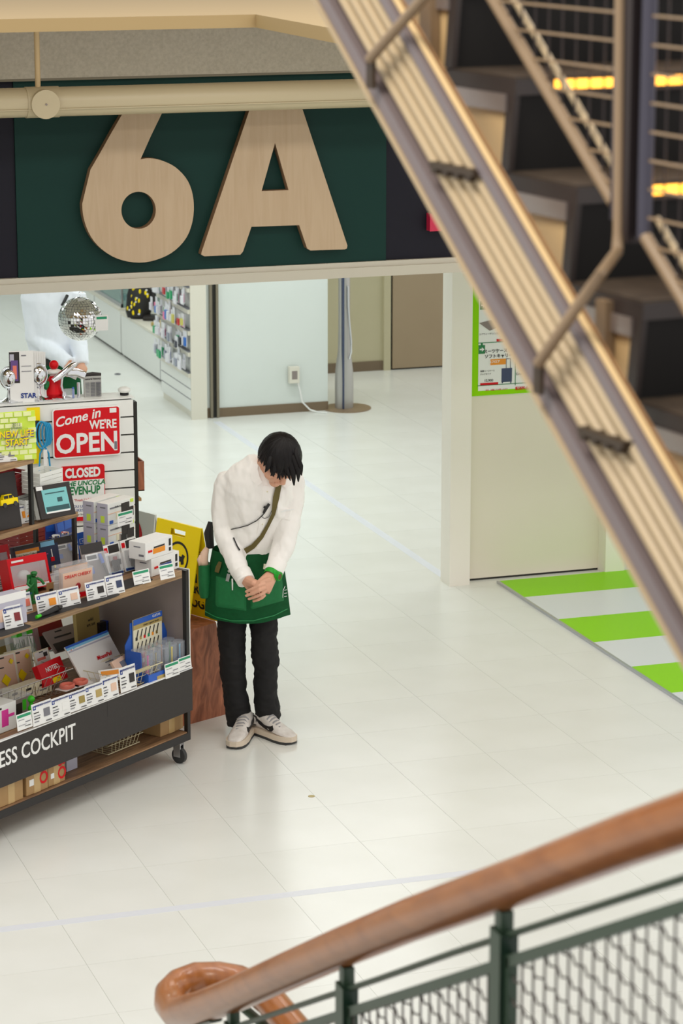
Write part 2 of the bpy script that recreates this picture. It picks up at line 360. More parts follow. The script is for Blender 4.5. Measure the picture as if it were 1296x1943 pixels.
arc = sm([(267, 303.5), (275, 301), (290, 301), (310, 306), (332, 317), (352, 337), (363, 360), (367.5, 388), (365, 420), (354, 450), (333, 474), (307, 489), (275, 497.5), (243, 496), (213, 486), (186, 466), (168, 440), (158, 408), (157, 376), (164, 345)], 3)[3:-6]
six = arc+[(172, 322), (190, 291), (210, 255), (232, 217), (255, 178), (327, 178), (306, 217), (287, 256), (266, 303)]
letter('number_six', six, [[(263+33*math.cos(2*math.pi*k/36), 399+35.5*math.sin(2*math.pi*k/36)) for k in range(36)]], 'large pale wooden number 6 on the dark green sign')
letter('letter_a', [(484, 178), (564, 178), (575, 211), (659, 466), (658, 471), (654, 473), (589, 475), (583, 471), (568, 427), (477, 430), (461, 477), (456, 483), (388, 486), (382, 483), (383, 478)], [[(522, 270), (548, 361), (496, 363)]], 'large pale wooden letter A on the dark green sign')
pk = thing('pink_plate', 'small pink plate sign on the navy panel beside the staircase', 'sign', (4.83, 12.57, 2.166))
MB().m('pink').box(-.172, .172, -.035, .015, -.043, .043).obj('plate', pk, bevel=.002); text('O', .05, pk, (-.04, -.0356, -.005), 'sign_red')

pi_ = thing('ceiling_pipe', 'cream round conduit pipe hanging in front of the big 6A sign', 'pipe', (2.7, 12.2, 2.826))
ctr = on_y(85, 195, 12.14)-Vector((2.7, 12.2, 2.826))
MB().m('pipe_paint').tube([(-4.2, 0, 0), (3.8, 0, 0)], .0655, 28).obj('pipe', pi_, smooth=True)
MB().m('pipe_paint').tube([(ctr.x-.075, 0, 0), (ctr.x+.075, 0, 0)], .069, 28).obj('joint_sleeve', pi_, smooth=True)
jc = MB().m('pipe_paint').tube([(ctr.x, 0, -.004), (ctr.x, -.082, -.004)], .064, 32, side=(0, 0, 1)).obj('joint_cap', pi_, smooth=True)
MB().m('end_grey').tube([(ctr.x+.002, -.082, -.004), (ctr.x+.002, -.086, -.004)], .005, 8).obj('screw', jc)
MB().m('beige_dark').cyl(ctr.x-.016, 0, .05, .458, .0125, 12).obj('hanger_rod', pi_, smooth=True)
MB().m('pipe_paint').box(-4.2, 3.8, -.066, -.0605, -.03, -.026).obj('seam', pi_)

# poster
def rq(b, x0, y0, x1, y1, lay=0, Y=13.79):                       # a flat printed patch on the poster plane
    a, c = on_y(x0, y0, Y), on_y(x1, y1, Y); y = Y-.001-.0006*lay
    b.box(a.x-5.37, c.x-5.37, y-Y, y-Y+.0005, c.z-1.04, a.z-1.04); return b
po = thing('poster', 'green bordered sale poster with a suitcase beside the white column', 'poster', (5.37, 13.79, 1.04))
MB().m('mat_green').box(.002, .75, 0, .01, -.002, 1.0).obj('backing', po)
b = MB().m('white_print')
a0, a1 = on_y(907, 742, 13.79), on_y(907, 560, 13.79)
b.box(a0.x-5.37, .72, -.0012, -.0002, a0.z-1.04, .98); b.obj('print_area', po)
b = MB().m('sign_dgreen')
for (x0, y0, x1) in ((908, 565.5, 1000), (907, 651, 1000), (906, 732, 1040)):
    q = on_y(x0, y0, 13.79); b.box(q.x-5.37, .72, -.0022, -.0014, q.z-1.04-.002, q.z-1.04+.002)
for (x0, y0, y1) in ((978.5, 655, 731),):
    q, w = on_y(x0, y0, 13.79), on_y(x0, y1, 13.79); b.box(q.x-5.37-.002, q.x-5.37+.002, -.0022, -.0014, w.z-1.04, q.z-1.04)
b.obj('dividers', po)
b = MB().m('sign_dgreen')
for (x, y) in ((917, 579), (914, 663)): rq(b, x-6, y-8, x+6, y+8, 2); rq(b, x-2, y-12, x+2, y-8, 2)
b.m('white_print')
for (x, y) in ((917, 579), (914, 663)): rq(b, x-4, y-1.2, x, y+1.2, 3); q = on_y(x, y, 13.79); z = q.z-1.04; xx = q.x-5.37; b.prism([(xx, z-.012), (xx+.014, z), (xx, z+.012)], -.0034, -.003)
b.obj('arrow_tags', po, kind='stuff')
q = on_y(945, 686.5, 13.79)
MB().m('orange').box(q.x-5.37-.045, q.x-5.37+.045, -.002, -.0014, q.z-1.04-.016, q.z-1.04+.016).obj('orange_badge', po)
def ptxt(s, x, y, h, m, bold=0, sx=1): q = on_y(x, y, 13.79); text(s, h, po, (q.x-5.37, -.0022, q.z-1.04), m, bold=bold, sx=sx)
ptxt('\u30b9\u30fc\u30c4\u30b1\u30fc\u30b9\u30fb', 944, 666, .0235, 'black_print', .0006)
ptxt('\u30bd\u30d5\u30c8\u30ad\u30e3\u30ea\u30fc', 946, 675.5, .0235, 'black_print', .0006)
ptxt('1A\u30d5\u30ed\u30a2', 937, 686.5, .017, 'white_print', .0005)
ptxt('\u8efd\u91cf\u30b9\u30fc\u30c4\u30b1\u30fc\u30b9', 925, 704, .0105, 'black_print'); ptxt('\u30b8\u30c3\u30d7\u30bf\u30a4\u30d7', 921, 710, .0105, 'black_print')
ptxt('15,900', 927, 722, .0195, 'black_print', .0003); ptxt('\u914d\u9001\u6599\u5168\u56fd\u7121\u6599', 1000, 736, .020, 'sign_red', .0004)
ptxt('\u30a8\u30a2\u30a6\u30a3\u30fc\u30f4 \u30b7\u30f3\u30b0\u30eb', 929, 633.5, .012, 'black_print'); ptxt('DAHON', 990, 709, .018, 'black_print')
b = MB().m('sign_red'); rq(b, 911, 727, 945, 729.5, 2); rq(b, 942, 643, 975, 646, 2); rq(b, 912, 554, 918, 560, 2); b.obj('price_bar', po, kind='stuff')
b = MB().m('dark_blue'); rq(b, 951.5, 699, 971, 724, 2); rq(b, 952, 724, 954, 727, 2); rq(b, 968, 724, 970, 727, 2); b.m('grey_print'); rq(b, 960, 680, 961, 699, 2); rq(b, 968, 680, 969, 699, 2); rq(b, 960, 680, 969, 681, 2)
b.m('end_grey'); w = [on_y(x, y, 13.79) for x, y in ((909, 613), (932, 607), (952, 618), (929, 627.5))]
b.prism([(v.x-5.37, v.z-1.04) for v in w], -.0028, -.0022); b.obj('pictures', po, kind='stuff')
ptxt('\u5f53\u65e5\u3001\u5e97\u8217\u306b\u3066\u304a\u8cb7\u3044\u4e0a\u3052\u3067', 942, 739.5, .010, 'sign_red')
# ================================================================== UPPER STAIRCASE (blurred, upper right)
Q0 = EYE + ray(844, 128)*4.9; DA = R(-7); SD = Vector((-math.sin(DA), -math.cos(DA), 0)); SN = Vector((-math.cos(DA), math.sin(DA), 0))
def SU(x, y, off=0):                                            # photograph point on the stair's side plane -> run, height
    q = on_pl(x, y, Q0+SN*off, SN); return ((q-Q0).dot(SD), q.z)
sc = thing('staircase', 'dark steel staircase with beige sides and ribbed stringer, out of focus at upper right', 'staircase', (Q0.x, Q0.y, 0), math.atan2(SD.y, SD.x))
U = lambda k: .2117*k; Z = lambda k: 3.53-.1607*k; W = 1.25
for k in range(-3, 5):
    u, z = U(k), Z(k)
    t = MB().m('stair_edge').box(u-.005, u+.258, 0, W, z-.03, z-.003).m('tread_brown').box(u, u+.25, .004, W, z-.003, z).obj('tread', sc)
    MB().m('nosing_alu').box(u+.012, u+.228, -.004, .0, z-.06, z-.03).obj('trim_strip', t)
    MB().m('stair_glow').box(u+.258, u+.262, .075, 1.2, z-.022, z-.006).obj('light_strip', t)
    v, w = U(k+1), Z(k+1)
    MB().m('stair_edge').hexa([(v-.002, 0, w), (v+.026, 0, w), (v+.026, .010, w), (v-.002, .010, w), (u+.226, 0, z-.03), (u+.256, 0, z-.03), (u+.256, .010, z-.03), (u+.226, .010, z-.03)]).m('stair_black').hexa([(v-.002, .010, w), (v+.02, .010, w), (v+.02, W, w), (v-.002, W, w), (u+.226, .010, z-.03), (u+.25, .010, z-.03), (u+.25, W, z-.03), (u+.226, W, z-.03)]).obj('riser', sc)
low = [SU(*q) for q in ((640, -90), (690, 0), (795, 200), (950, 460), (1080, 700), (1220, 950), (1296, 1090), (1400, 1270))]
zig = []
for k in range(4, -4, -1): zig += [(U(k)+.24, Z(k)-.02), (U(k)+.006, Z(k)-.02)]
MB().m('warm_lit_beige').prism([low[-1], (U(4)+.5, Z(4)-.1)]+zig+low[:1]+low[1:-1], .006, .03).obj('side_panel', sc)
sof = [(U(k), Z(k)-.06) for k in (-3, 4)]
MB().m('stair_black').hexa([(sof[0][0], .04, sof[0][1]-.1), (sof[1][0], .04, sof[1][1]-.1), (sof[1][0], W, sof[1][1]-.1), (sof[0][0], W, sof[0][1]-.1), (sof[0][0], .04, sof[0][1]-.06), (sof[1][0], .04, sof[1][1]-.06), (sof[1][0], W, sof[1][1]-.06), (sof[0][0], W, sof[0][1]-.06)]).obj('soffit', sc)
# ribbed stringer
e = Vector((.816, 0, -.578)).normalized(); n = Vector((.578, 0, .816)).normalized(); L0 = Vector((.027, -.12, 3.43))
def strip(m, p0, p1, d0, d1, s0=-1.0, s1=1.5, name='flange'):
    f = lambda s, p, d: L0+e*s+n*p+Vector((0, d, 0))
    return MB().m(m).hexa([f(s0, p0, d0), f(s1, p0, d0), f(s1, p0, d1), f(s0, p0, d1), f(s0, p1, d0), f(s1, p1, d0), f(s1, p1, d1), f(s0, p1, d1)]).obj(name, sc)
strip('rib_back', .004, .19, .012, .017, name='stringer_plate'); strip('rib_cream', 0, .007, -.014, .012, name='stringer_lip')
strip('flange_grey', .007, .034, -.008, .012); strip('flange_grey', .161, .180, -.008, .012)
strip('warm_lit_beige', .187, .193, -.002, .006, name='stringer_lip')
for i in range(4):
    c = L0+n*(.059+.0265*i)+Vector((0, .006, 0))
    MB().m('rib_cream').tube([c-e*1.0, c+e*1.5], .0105, 12).obj('rib', sc, smooth=True)
for (x0, y0, x1, y1) in ((822, 322, 905, 320), (1103, 832, 1190, 829)):
    (u0, z0), (u1, z1) = SU(x0, y0, .13), SU(x1, y1, .13); b = MB().m('clamp_dark').box(u0, u1, -.138, -.11, (z0+z1)/2-.005, (z0+z1)/2+.006)
    for i in range(4): b.box(u0+(u1-u0)*(.02+.26*i), u0+(u1-u0)*(.13+.26*i), -.136, -.11, (z0+z1)/2-.014, (z0+z1)/2-.004)
    b.obj('clamp', sc)
def pv(q, off): u, z = SU(q[0], q[1], off); return (u, -off, z)
for pts, r in (([((1178, -40), .02), ((1174, 440), .02), ((1171, 478), .03), ((1136, 525), .13), ((1100, 575), .15), ((1022, 690), .152)], .0095), ([((880, -90), .14), ((800, 0), .15), ((702, 112), .152)], .0095)):
    MB().m('bronze').tube([pv(q, o_) for q, o_ in pts], r, 10).obj('brace_rod', sc, smooth=True)
for q in ((702, 112, 708, 168), (1020, 690, 1026, 748)):
    a, c = pv(q[:2], .145), pv(q[2:], .145)
    MB().m('clamp_dark').box(min(a[0], c[0])-.005, max(a[0], c[0])+.007, -.15, -.143, c[2], a[2]).obj('hook_plate', sc)
for (x0, x1, y0, y1) in ((1134, 1151, 566, 704), (800, 820, -40, 178)):
    (ua, za), (ub, zb) = SU(x0, y0, .01), SU(x1, y1, .01)
    MB().m('bronze').box(ua, ub, -.014, .004, zb, za).obj('bracket', sc)
# guard panels standing on the near side
MB().m('steel_dark').box(.617, .66, -.02, .02, 3.30, 4.5).obj('post', sc)
MB().m('post_steel').tube([(.597, 0, 3.33), (.597, 0, 4.5)], .0125, 12).obj('frame_tube', sc, smooth=True); MB().m('post_steel').tube([(.678, 0, 3.31), (.678, 0, 4.5)], .0125, 12).obj('frame_tube', sc, smooth=True)
br = lambda u, u0, z0: z0-(u-u0)*.735
for u0, z0, ua, ub in ((.585, 3.355, -.9, .585), (.683, 3.312, .683, 1.5)):
    MB().m('bronze').tube([(ua, 0, br(ua, u0, z0)), (ub, 0, br(ub, u0, z0))], .011, 10).obj('bottom_rail', sc, smooth=True)
    MB().m('rib_cream').tube([(ua, .02, br(ua, u0, z0)+.028), (ub, .02, br(ub, u0, z0)+.028)], .006, 8).obj('bottom_rail', sc, smooth=True)
    b = MB().m('steel_dark'); v = ua
    while v < ub:
        b.tube([(v, .004, br(v, u0, z0)), (v, .004, 4.45)], .002, 4, caps=False); v += .045
    b.m('bronze'); z = 2.72
    while z < 4.45:
        s0 = max(ua, u0+(z0-z)/.735)
        if s0 < ub: b.tube([(s0, 0, z), (ub, 0, z)], .0027, 4, caps=False)
        z += .0445
    b.obj('wire_mesh', sc, kind='stuff')

# ================================================================== LOWER BALUSTRADE
ba = thing('balustrade', 'green steel stair balustrade with wire mesh and curling wooden handrail, lower right', 'railing', (1.68, 5.8, 0))
X0 = 1.68; rl = lambda Y: 1.057+(6.289-Y)*.5176
def BV(x, Y, z): return (x-1.68, Y-5.8, z)
ry = [2.6, 3.2, 3.62, 4.03, 4.6, 5.0, 5.4, 5.8, 6.1, 6.3]
rz_ = {3.2: 2.66, 3.62: 2.45, 4.03: 2.238, 4.6: 1.948, 5.0: 1.738, 5.4: 1.524, 5.8: 1.308, 6.1: 1.152, 6.3: 1.055}
path = [BV(X0, y, rz_.get(y, rl(y))) for y in ry]
path += [BV(*q) for q in ((1.684, 6.39, 1.045), (1.70, 6.45, 1.045), (1.735, 6.49, 1.05), (1.785, 6.505, 1.055), (1.84, 6.49, 1.055), (1.885, 6.45, 1.055), (1.912, 6.39, 1.055), (1.925, 6.3, 1.055), (1.93, 6.1, 1.055), (1.93, 5.6, 1.055), (1.93, 4.6, 1.055))]
MB().m('handrail_wood').tube(path, .0415, 18).obj('handrail', ba, smooth=True)
MB().m('rail_green').tube([BV(X0, 5.95, rl(5.95)-.05), BV(X0, 6.32, 1.0), BV(1.72, 6.44, .995), BV(1.80, 6.47, 1.0), BV(1.88, 6.42, 1.0), BV(1.915, 6.2, 1.0), BV(1.92, 5.4, 1.0)], (.018, .005), 8, side=Vector((1, 0, 0))).obj('under_rail', ba, smooth=True)
MB().m('rail_green').tube([BV(X0, 5.9, 1.175), BV(X0, 5.716, 1.271), BV(X0, 4.773, 1.76), BV(X0, 4.373, 1.97), BV(X0, 3.445, 2.447), BV(X0, 2.6, 2.885)], .0065, 8).obj('mid_rail', ba, smooth=True)
tp = lambda Y: 2.046+(4.128-Y)*.522
PY_ = [3.30, 4.132, 4.972, 5.80]
for Y in PY_:
    MB().m('rail_green').box(-.012, .012, Y-5.8-.014, Y-5.8+.014, tp(Y), rl(Y)-.03).obj('post_neck', ba)
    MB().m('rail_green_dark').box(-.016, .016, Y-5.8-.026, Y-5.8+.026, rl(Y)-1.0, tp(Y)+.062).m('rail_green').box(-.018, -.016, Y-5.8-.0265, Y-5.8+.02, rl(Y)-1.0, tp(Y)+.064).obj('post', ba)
for Ya, Yb in zip([2.5]+PY_, PY_):
    ya, yb = Ya+.034, Yb-.034; fr = MB().m('rail_green')
    F = lambda Y, dz=0, x=0: BV(X0+x, Y, tp(Y)+dz)
    def bar(y0, z0, y1, z1, t=.011): fr.hexa([(-.009, y0-5.8, z0-t), (.009, y0-5.8, z0-t), (.009, y1-5.8, z1-t), (-.009, y1-5.8, z1-t), (-.009, y0-5.8, z0+t), (.009, y0-5.8, z0+t), (.009, y1-5.8, z1+t), (-.009, y1-5.8, z1+t)])
    bar(ya, tp(ya), yb, tp(yb)); bar(ya, tp(ya)-.72, yb, tp(yb)-.72)
    for y in (ya, yb): fr.box(-.009, .009, y-5.8-.009, y-5.8+.009, tp(y)-.72, tp(y)+.01)
    fo = fr.obj('panel_frame', ba)
    b = MB().m('wire_grey'); y = ya+.03
    while y < yb:
        b.tube([BV(X0-.002, y, tp(y)-.72), BV(X0-.002, y, tp(y))], .0023, 5, caps=False); y += .0485
    z = tp(yb)-.72
    while z < tp(ya):
        s0, s1 = ya, yb                                          # level wires cut off by the sloping frame bars
        s1 = min(yb, 4.128+(2.046-z)/.522); s0 = max(ya, 4.128+(2.046-.72-z)/.522)
        if s1-s0 > .03:
            k = max(2, int((s1-s0)/.0243)); b.tube([BV(X0+.0018*(1 if i % 2 else -1), s0+(s1-s0)*i/k, z+.0035*(1 if i % 2 else -1)) for i in range(k+1)], .0023, 5, caps=False)
        z += .0435
    b.obj('wire_mesh', fo, kind='stuff')
# the flight that carries it, below the frame
b = MB().m('stair_edge')
fs = struct(b.slab([(1.62, 2.4), (1.70, 2.4), (1.70, 6.3), (1.62, 6.3)], 0, .02).obj('flight_kerb'))
st_ = struct(MB().m('stair_edge').hexa([(1.60, 2.4, -.0), (1.70, 2.4, 0), (1.70, 6.35, 0), (1.60, 6.35, 0), (1.60, 2.4, rl(2.4)-.92), (1.70, 2.4, rl(2.4)-.92), (1.70, 6.35, .1), (1.60, 6.35, .1)]).obj('flight_stringer'))
for k in range(11):
    struct(MB().m('tread_brown').box(.3, 1.60, 6.2-.31*(k+1), 6.2-.31*k, 0, .16*(k+1)).obj('flight_step'))

# ================================================================== DISPLAY CART
ca = thing('display_cart', 'rustic wood and black steel display cart on castors loaded with small gifts', 'display cart', CO, CA)
LX = -1.95; D_ = .56
MB().m('black_frame').box(LX, 0, 0, .02, .10, .134).box(LX, 0, D_-.02, D_, .10, .134).box(-.02, 0, .02, D_-.02, .10, .134).box(LX, LX+.02, .02, D_-.02, .10, .134).obj('base_frame', ca)
MB().m('rustic_wood').box(LX, -.022, .003, D_-.02, .127, .14).obj('bottom_shelf', ca)
for x in (-.02, LX):
    for y in (0, D_-.02): MB().m('black_frame').box(x, x+.02, y, y+.02, .134, .872).obj('upright', ca)
MB().m('end_grey').box(-.006, .0, .02, D_-.02, .40, .872).m('white_lam').box(.0, .005, -.002, D_, .40, .876).obj('end_panel', ca)
fp = MB().m('charcoal').box(LX, -.001, -.014, -.001, .238, .43).obj('front_panel', ca)
MB().m('black_frame').box(-.5885, -.5865, -.0145, -.0139, .36, .43).obj('seam', fp)
MB().m('white_print').box(LX, 0, -.0155, .0, .43, .4345).obj('white_edge', ca)
MB().m('rustic_wood').box(LX, -.02, .0, D_, .405, .42).obj('tray_shelf', ca)
MB().m('rustic_wood').box(LX, -.052, .004, D_, .850, .88).m('rustic_edge').box(LX, -.052, -.004, .004, .848, .881).obj('middle_shelf', ca)
for x1, z, y0 in ((-.38, 1.165, .30), (-.655, 1.45, .30)):
    MB().m('rustic_wood').box(LX, x1, y0+.003, y0+.24, z-.02, z).m('rustic_edge').box(LX, x1, y0-.002, y0+.003, z-.021, z+.001).obj('riser_shelf', ca)
for x, z0, z1 in ((-.40, .88, 1.145), (-.675, 1.165, 1.43)):
    for y in (.302, .52): MB().m('black_frame').box(x, x+.016, y, y+.016, z0, z1).obj('riser_leg', ca)
cb_ = on_pl(138, 1366, CO, BB); ax = -(cb_-CO).dot(AA)
T_ = text('BUSINESS COCKPIT', .094, fp, (ax, -.0146, .352), 'white_print', bold=.0012, sx=.86, align='RIGHT')
for x in (-.05, LX+.06):
    for y in (.04, D_-.05):
        c = MB().m('chrome').box(x-.018, x+.018, y-.02, y+.02, .092, .10).box(x-.014, x-.011, y-.03, y+.008, .03, .092).box(x+.011, x+.014, y-.03, y+.008, .03, .092).obj('caster', ca)
        MB().m('sole_dark').tube([(x-.009, y-.015, .036), (x+.009, y-.015, .036)], .036, 20).obj('wheel', c, smooth=True)

def loc_z(x, y, z): return on_z(x, y, z)
def loc_b(x, y, b): return on_pl(x, y, CO+BB*b, BB)
def mpp(p, d): return (px(Vector(p)+Vector(d)*.05)-px(p)).length/.05
def item(name, label, cat, x, y, z, yaw=0, lean=0, group=None, b=None, off=0):
    p = loc_b(x, y, b) if b is not None else loc_z(x, y, z)
    o = thing(name, label, cat, p, CA+R(yaw), group, rx=-R(lean)); o['w'] = mpp(p, Vector((math.cos(CA+R(yaw)), math.sin(CA+R(yaw)), 0))); del o['w']
    return o, p
def dims(p, yaw, wp, hp): return wp/mpp(p, Vector((math.cos(CA+R(yaw)), math.sin(CA+R(yaw)), 0))), hp/mpp(p, Vector((0, 0, 1)))
def prints(root, rects, w, h, y=-.0008, name='print'):           # rects: (mat, x0, x1, z0, z1) in fractions of the front face
    b = MB()
    for i, (m, x0, x1, z0, z1) in enumerate(rects): b.m(m).box((x0-.5)*w, (x1-.5)*w, y-.0003*i, 0.0, z0*h, z1*h)
    return b.obj(name, root, kind='stuff' if len(rects) > 1 else None)
def carton(name, label, cat, x, y, z, wp, hp, dep, m, yaw=0, lean=0, group=None, rects=(), sides=(), b=None, bev=.0015, part='box', dz=0):
    o, p = item(name, label, cat, x, y, z, yaw, lean, group, b); w, h = dims(p, yaw, wp, hp)
    o.location.z += dep*math.sin(R(lean))
    MB().m(m).box(-w/2, w/2, 0, dep, dz, h+dz).obj(part, o, bevel=bev)
    if rects: prints(o, rects, w, h)
    if sides:
        bb = MB()
        for i, (mm, y0, y1, z0, z1) in enumerate(sides): bb.m(mm).box(-w/2-.0008-.0003*i, -w/2, y0*dep, y1*dep, z0*h+dz, z1*h+dz)
        bb.obj('side_print', o, kind='stuff' if len(sides) > 1 else None)
    return o, w, h
def card(label, x, y, z, wp, hp, yaw=-12, kind='blue', lean=14, b=None, pic='coral', grp=None):
    o, p = item('price_card', label, 'price card', x, y, z, yaw, lean, grp, b); w, h = dims(p, yaw, wp, hp)
    MB().m('white_print').box(-w/2, w/2, 0, .0012, 0, h).obj('card', o)
    if kind == 'green':
        prints(o, [('card_green', .05, .95, .76, .93), ('grey_print', .1, .5, .6, .63), ('grey_print', .55, .9, .4, .45), ('grey_print', .1, .6, .28, .3), ('black_print', .5, .9, .16, .19)], w, h)
    else:
        prints(o, [('grey_print', .22, .95, .86, .9), ('blue_deep', .06, .2, .72, .9), ('white_print', .1, .15, .77, .85), ('black_print', .08, .34, .56, .6), ('grey_print', .08, .4, .42, .45), ('black_print', .08, .36, .3, .34), ('grey_print', .08, .3, .17, .2), (pic, .58, .88, .3, .66), ('black_print', .66, .94, .08, .11)], w, h)
        text('BUSINESS COCKPIT', h*.12, o, (w*.08, -.0042, h*.88), 'blue_deep')
    return o
ZS, ZT, ZU, ZV, ZB = .8815, .4215, 1.1665, 1.4515, .1415

# --- middle shelf, right part: toy bus boxes
van = [('orange', .28, .72, .25, .6), ('white_print', .28, .74, .55, .78), ('charcoal', .3, .7, .56, .66), ('black_print', .86, .93, .45, .85), ('black_print', .86, .93, .15, .35), ('sign_red', .1, .24, .4, .52)]
vanb = [(('blue_deep' if m == 'orange' else m), *r) for m, *r in van]
vs = [('grey_print', .1, .4, .2, .32), ('grey_print', .3, .7, .7, .76)]
_, w1, h1 = carton('toy_bus_box', 'white boxed toy bus with a blue picture at the right end of the middle shelf', 'box', 314, 1086, ZS, 55, 33, .09, 'white_print', group='toy bus boxes', rects=vanb, sides=vs)
carton('toy_bus_box', 'white boxed toy bus tucked behind the blue one, lower left of its pile', 'box', 284, 1074, ZS, 52, 33, .09, 'white_print', group='toy bus boxes', rects=vanb, sides=vs)
carton('toy_bus_box', 'white boxed toy bus with an orange red picture on top of the pile', 'box', 302, 1056, ZS+h1+.001, 54, 33, .09, 'white_print', group='toy bus boxes', rects=van, sides=vs)
# tape dispenser cartons in two stacks of three
tr = [('peach', .0, 1, .5, .54), ('charcoal', .5, .8, .34, .86), ('black_print', .42, .68, .1, .42), ('charcoal', .7, .95, .16, .6), ('end_grey', .36, .46, .16, .46), ('ivory', .3, .4, .2, .5), ('grey_print', .08, .36, .74, .8), ('blue', .06, .18, .05, .2), ('lime', .84, .94, .8, .95)]
for sx, nm in ((232, 'front'), (202, 'rear left')):
    for k in range(3):
        pos = ('bottom', 'middle', 'top')[k]
        o, w, h = carton('tape_box', f'lilac white carton picturing a black tape dispenser, {pos} of the {nm} stack', 'box', sx, 1071 if nm == 'front' else 1066, ZS, 53, 40, .06, 'white_lam', group='tape dispenser cartons', rects=tr, sides=[('lilac', .0, 1, 0, 1), ('lime', .3, .66, .1, .42), ('grey_print', .2, .7, .78, .84)], dz=0)
        o.location = loc_z(232, 1071, ZS)+(Vector() if nm == 'front' else BB*.073+AA*.006); o.location.z = ZS+k*(h+.001)
        text('Rollertape', h*.13, o, (-w*.1, -.0028, h*.78), 'black_print')
p_ = loc_b(240, 990, .28)
c_ = card('green banded price card stuck on the front tape dispenser carton', 238, 996, 0, 30, 26, yaw=-4, kind='green', lean=0, b=.215)
# two carded figures
for x, y, side in ((221, 1092, 'left'), (254, 1082, 'right')):
    o, w, h = carton('carded_figure', f'white backed card pack with a small dark toy figure, {side} of two', 'toy', x, y, ZS, 31, 58, .006, 'white_print', yaw=-6, lean=14, group='carded toy figures', rects=[('charcoal', .3, .95, .72, .97), ('sign_red', .04, .24, .76, .92), ('sky', .06, .94, .02, .12), ('blue_deep', .04, .96, .03, .1)], part='card_back')
    f = MB().m('black_print').box(-.016, .016, -.018, -.006, h*.3, h*.5).box(-.015, -.002, -.018, -.006, h*.14, h*.3).box(.002, .015, -.018, -.006, h*.14, h*.3).box(-.024, -.016, -.02, -.008, h*.32, h*.49).box(.016, .024, -.02, -.008, h*.32, h*.49).obj('figure', o)
    MB().m('deep_red').cyl(0, -.012, h*.5, h*.6, .009, 12).obj('figure_head', f)
    MB().m('plastic').box(-w*.4, w*.4, -.026, 0, h*.1, h*.68).obj('blister', o, bevel=.004)
# hanging packs leaning back with pens
for i, (x, y, wp, hp, l) in enumerate(((128, 1076, 40, 56, 'rear'), (190, 1112, 44, 80, 'front'))):
    o, w, h = carton('pen_pack', f'clear pack with a black and blue novelty pen, {l} of two', 'pack', x, y, ZS, wp, hp, .004, 'end_grey', yaw=-14, lean=20, group='novelty pen packs', rects=[('charcoal', .02, .98, .78, 1), ('white_print', .15, .7, .6, .75), ('black_print', .2, .62, .63, .72), ('blue', .2, .4, .3, .45)], part='card_back')
    MB().m('black_print').tube([(w*.2, -.012, h*.72), (w*.42, -.012, .01)], .006, 8).obj('pen', o, smooth=True)
    MB().m('blue').tube([(w*.2, -.0125, h*.72), (w*.27, -.0125, h*.5)], .008, 8).obj('pen_cap', o, smooth=True)
    MB().m('plastic').box(-w*.48, w*.48, -.024, 0, .004, h*.76).obj('blister', o, bevel=.004)
# red button box in clear plastic
o, w, h = carton('clear_gift_box', 'clear plastic gift box lettered in red with a red band at its foot', 'box', 148, 1134, ZS, 62, 54, .05, 'plastic', yaw=-10, rects=[('sign_red', .0, 1, 0.0, .17), ('peach', .04, .96, .2, .95)], part='clear_case')
text('DREAM CHEEKY', h*.16, o, (0, -.003, h*.8), 'sign_red'); MB().m('deep_red').ball((0, -.004, h*.42), (.014, .004, .014), 12).obj('button', o, smooth=True); text('USB', h*.1, o, (0, -.003, h*.08), 'white_print')
o, w, h = carton('clear_gift_box', 'second clear gift box standing just behind the red lettered one', 'box', 140, 1124, ZS, 60, 54, .04, 'plastic', yaw=-10, rects=[('peach', .04, .96, .1, .95)], part='clear_case')
# red window cartons
for x, y, wp, l in ((62, 1126, 76, 'red window carton holding a white gadget behind the green soldier'), (2, 1108, 50, 'red window carton holding a round red gadget at the left edge')):
    o, p = item('window_carton', l, 'box', x, y, ZS, -14, 16); w, h = dims(p, -14, wp, 62); o.location.z += .07*math.sin(R(16))
    MB().m('sign_red').box(-w/2, w/2, 0, .07, h*.78, h).box(-w/2, -w/2+.012, 0, .07, .0, h*.78).box(w/2-.012, w/2, 0, .07, 0, h*.78).box(-w/2+.012, w/2-.012, .05, .07, 0, h*.78).box(-w/2+.012, w/2-.012, 0, .05, 0, h*.16).obj('carton', o)
    prints(o, [('white_print', .06, .94, .03, .14), ('white_print', .1, .4, .86, .92)], w, h)
    if x > 10: MB().m('white_lam').ball((-.01, .03, h*.45), (.03, .02, .022), 14).obj('gadget', o, smooth=True)
    else: MB().m('sign_red').ball((0, .025, h*.42), (.03, .024, .03), 14).obj('gadget', o, smooth=True)
    MB().m('plastic').box(-w/2+.012, w/2-.012, .0, .002, h*.16, h*.78).obj('window', o)
o, w, h = carton('guitar_card', 'dark card pack for a miniature guitar series behind the red window carton', 'pack', 76, 1090, ZS, 84, 56, .03, 'navy', yaw=-12, lean=12, rects=[('charcoal', 0, 1, .88, 1), ('orange', .02, .56, .72, .86), ('ivory', .02, .5, .55, .76), ('sky', .6, .92, .82, .98), ('white_print', .82, .84, .4, .7), ('sign_red', .79, .87, .3, .44), ('magenta', .6, .74, .56, .58), ('yellow', .84, .87, .06, .16), ('sky', .6, .63, .05, .2)])
text('Guitar Series Collection', h*.1, o, (-w*.22, -.005, h*.68), 'black_print')
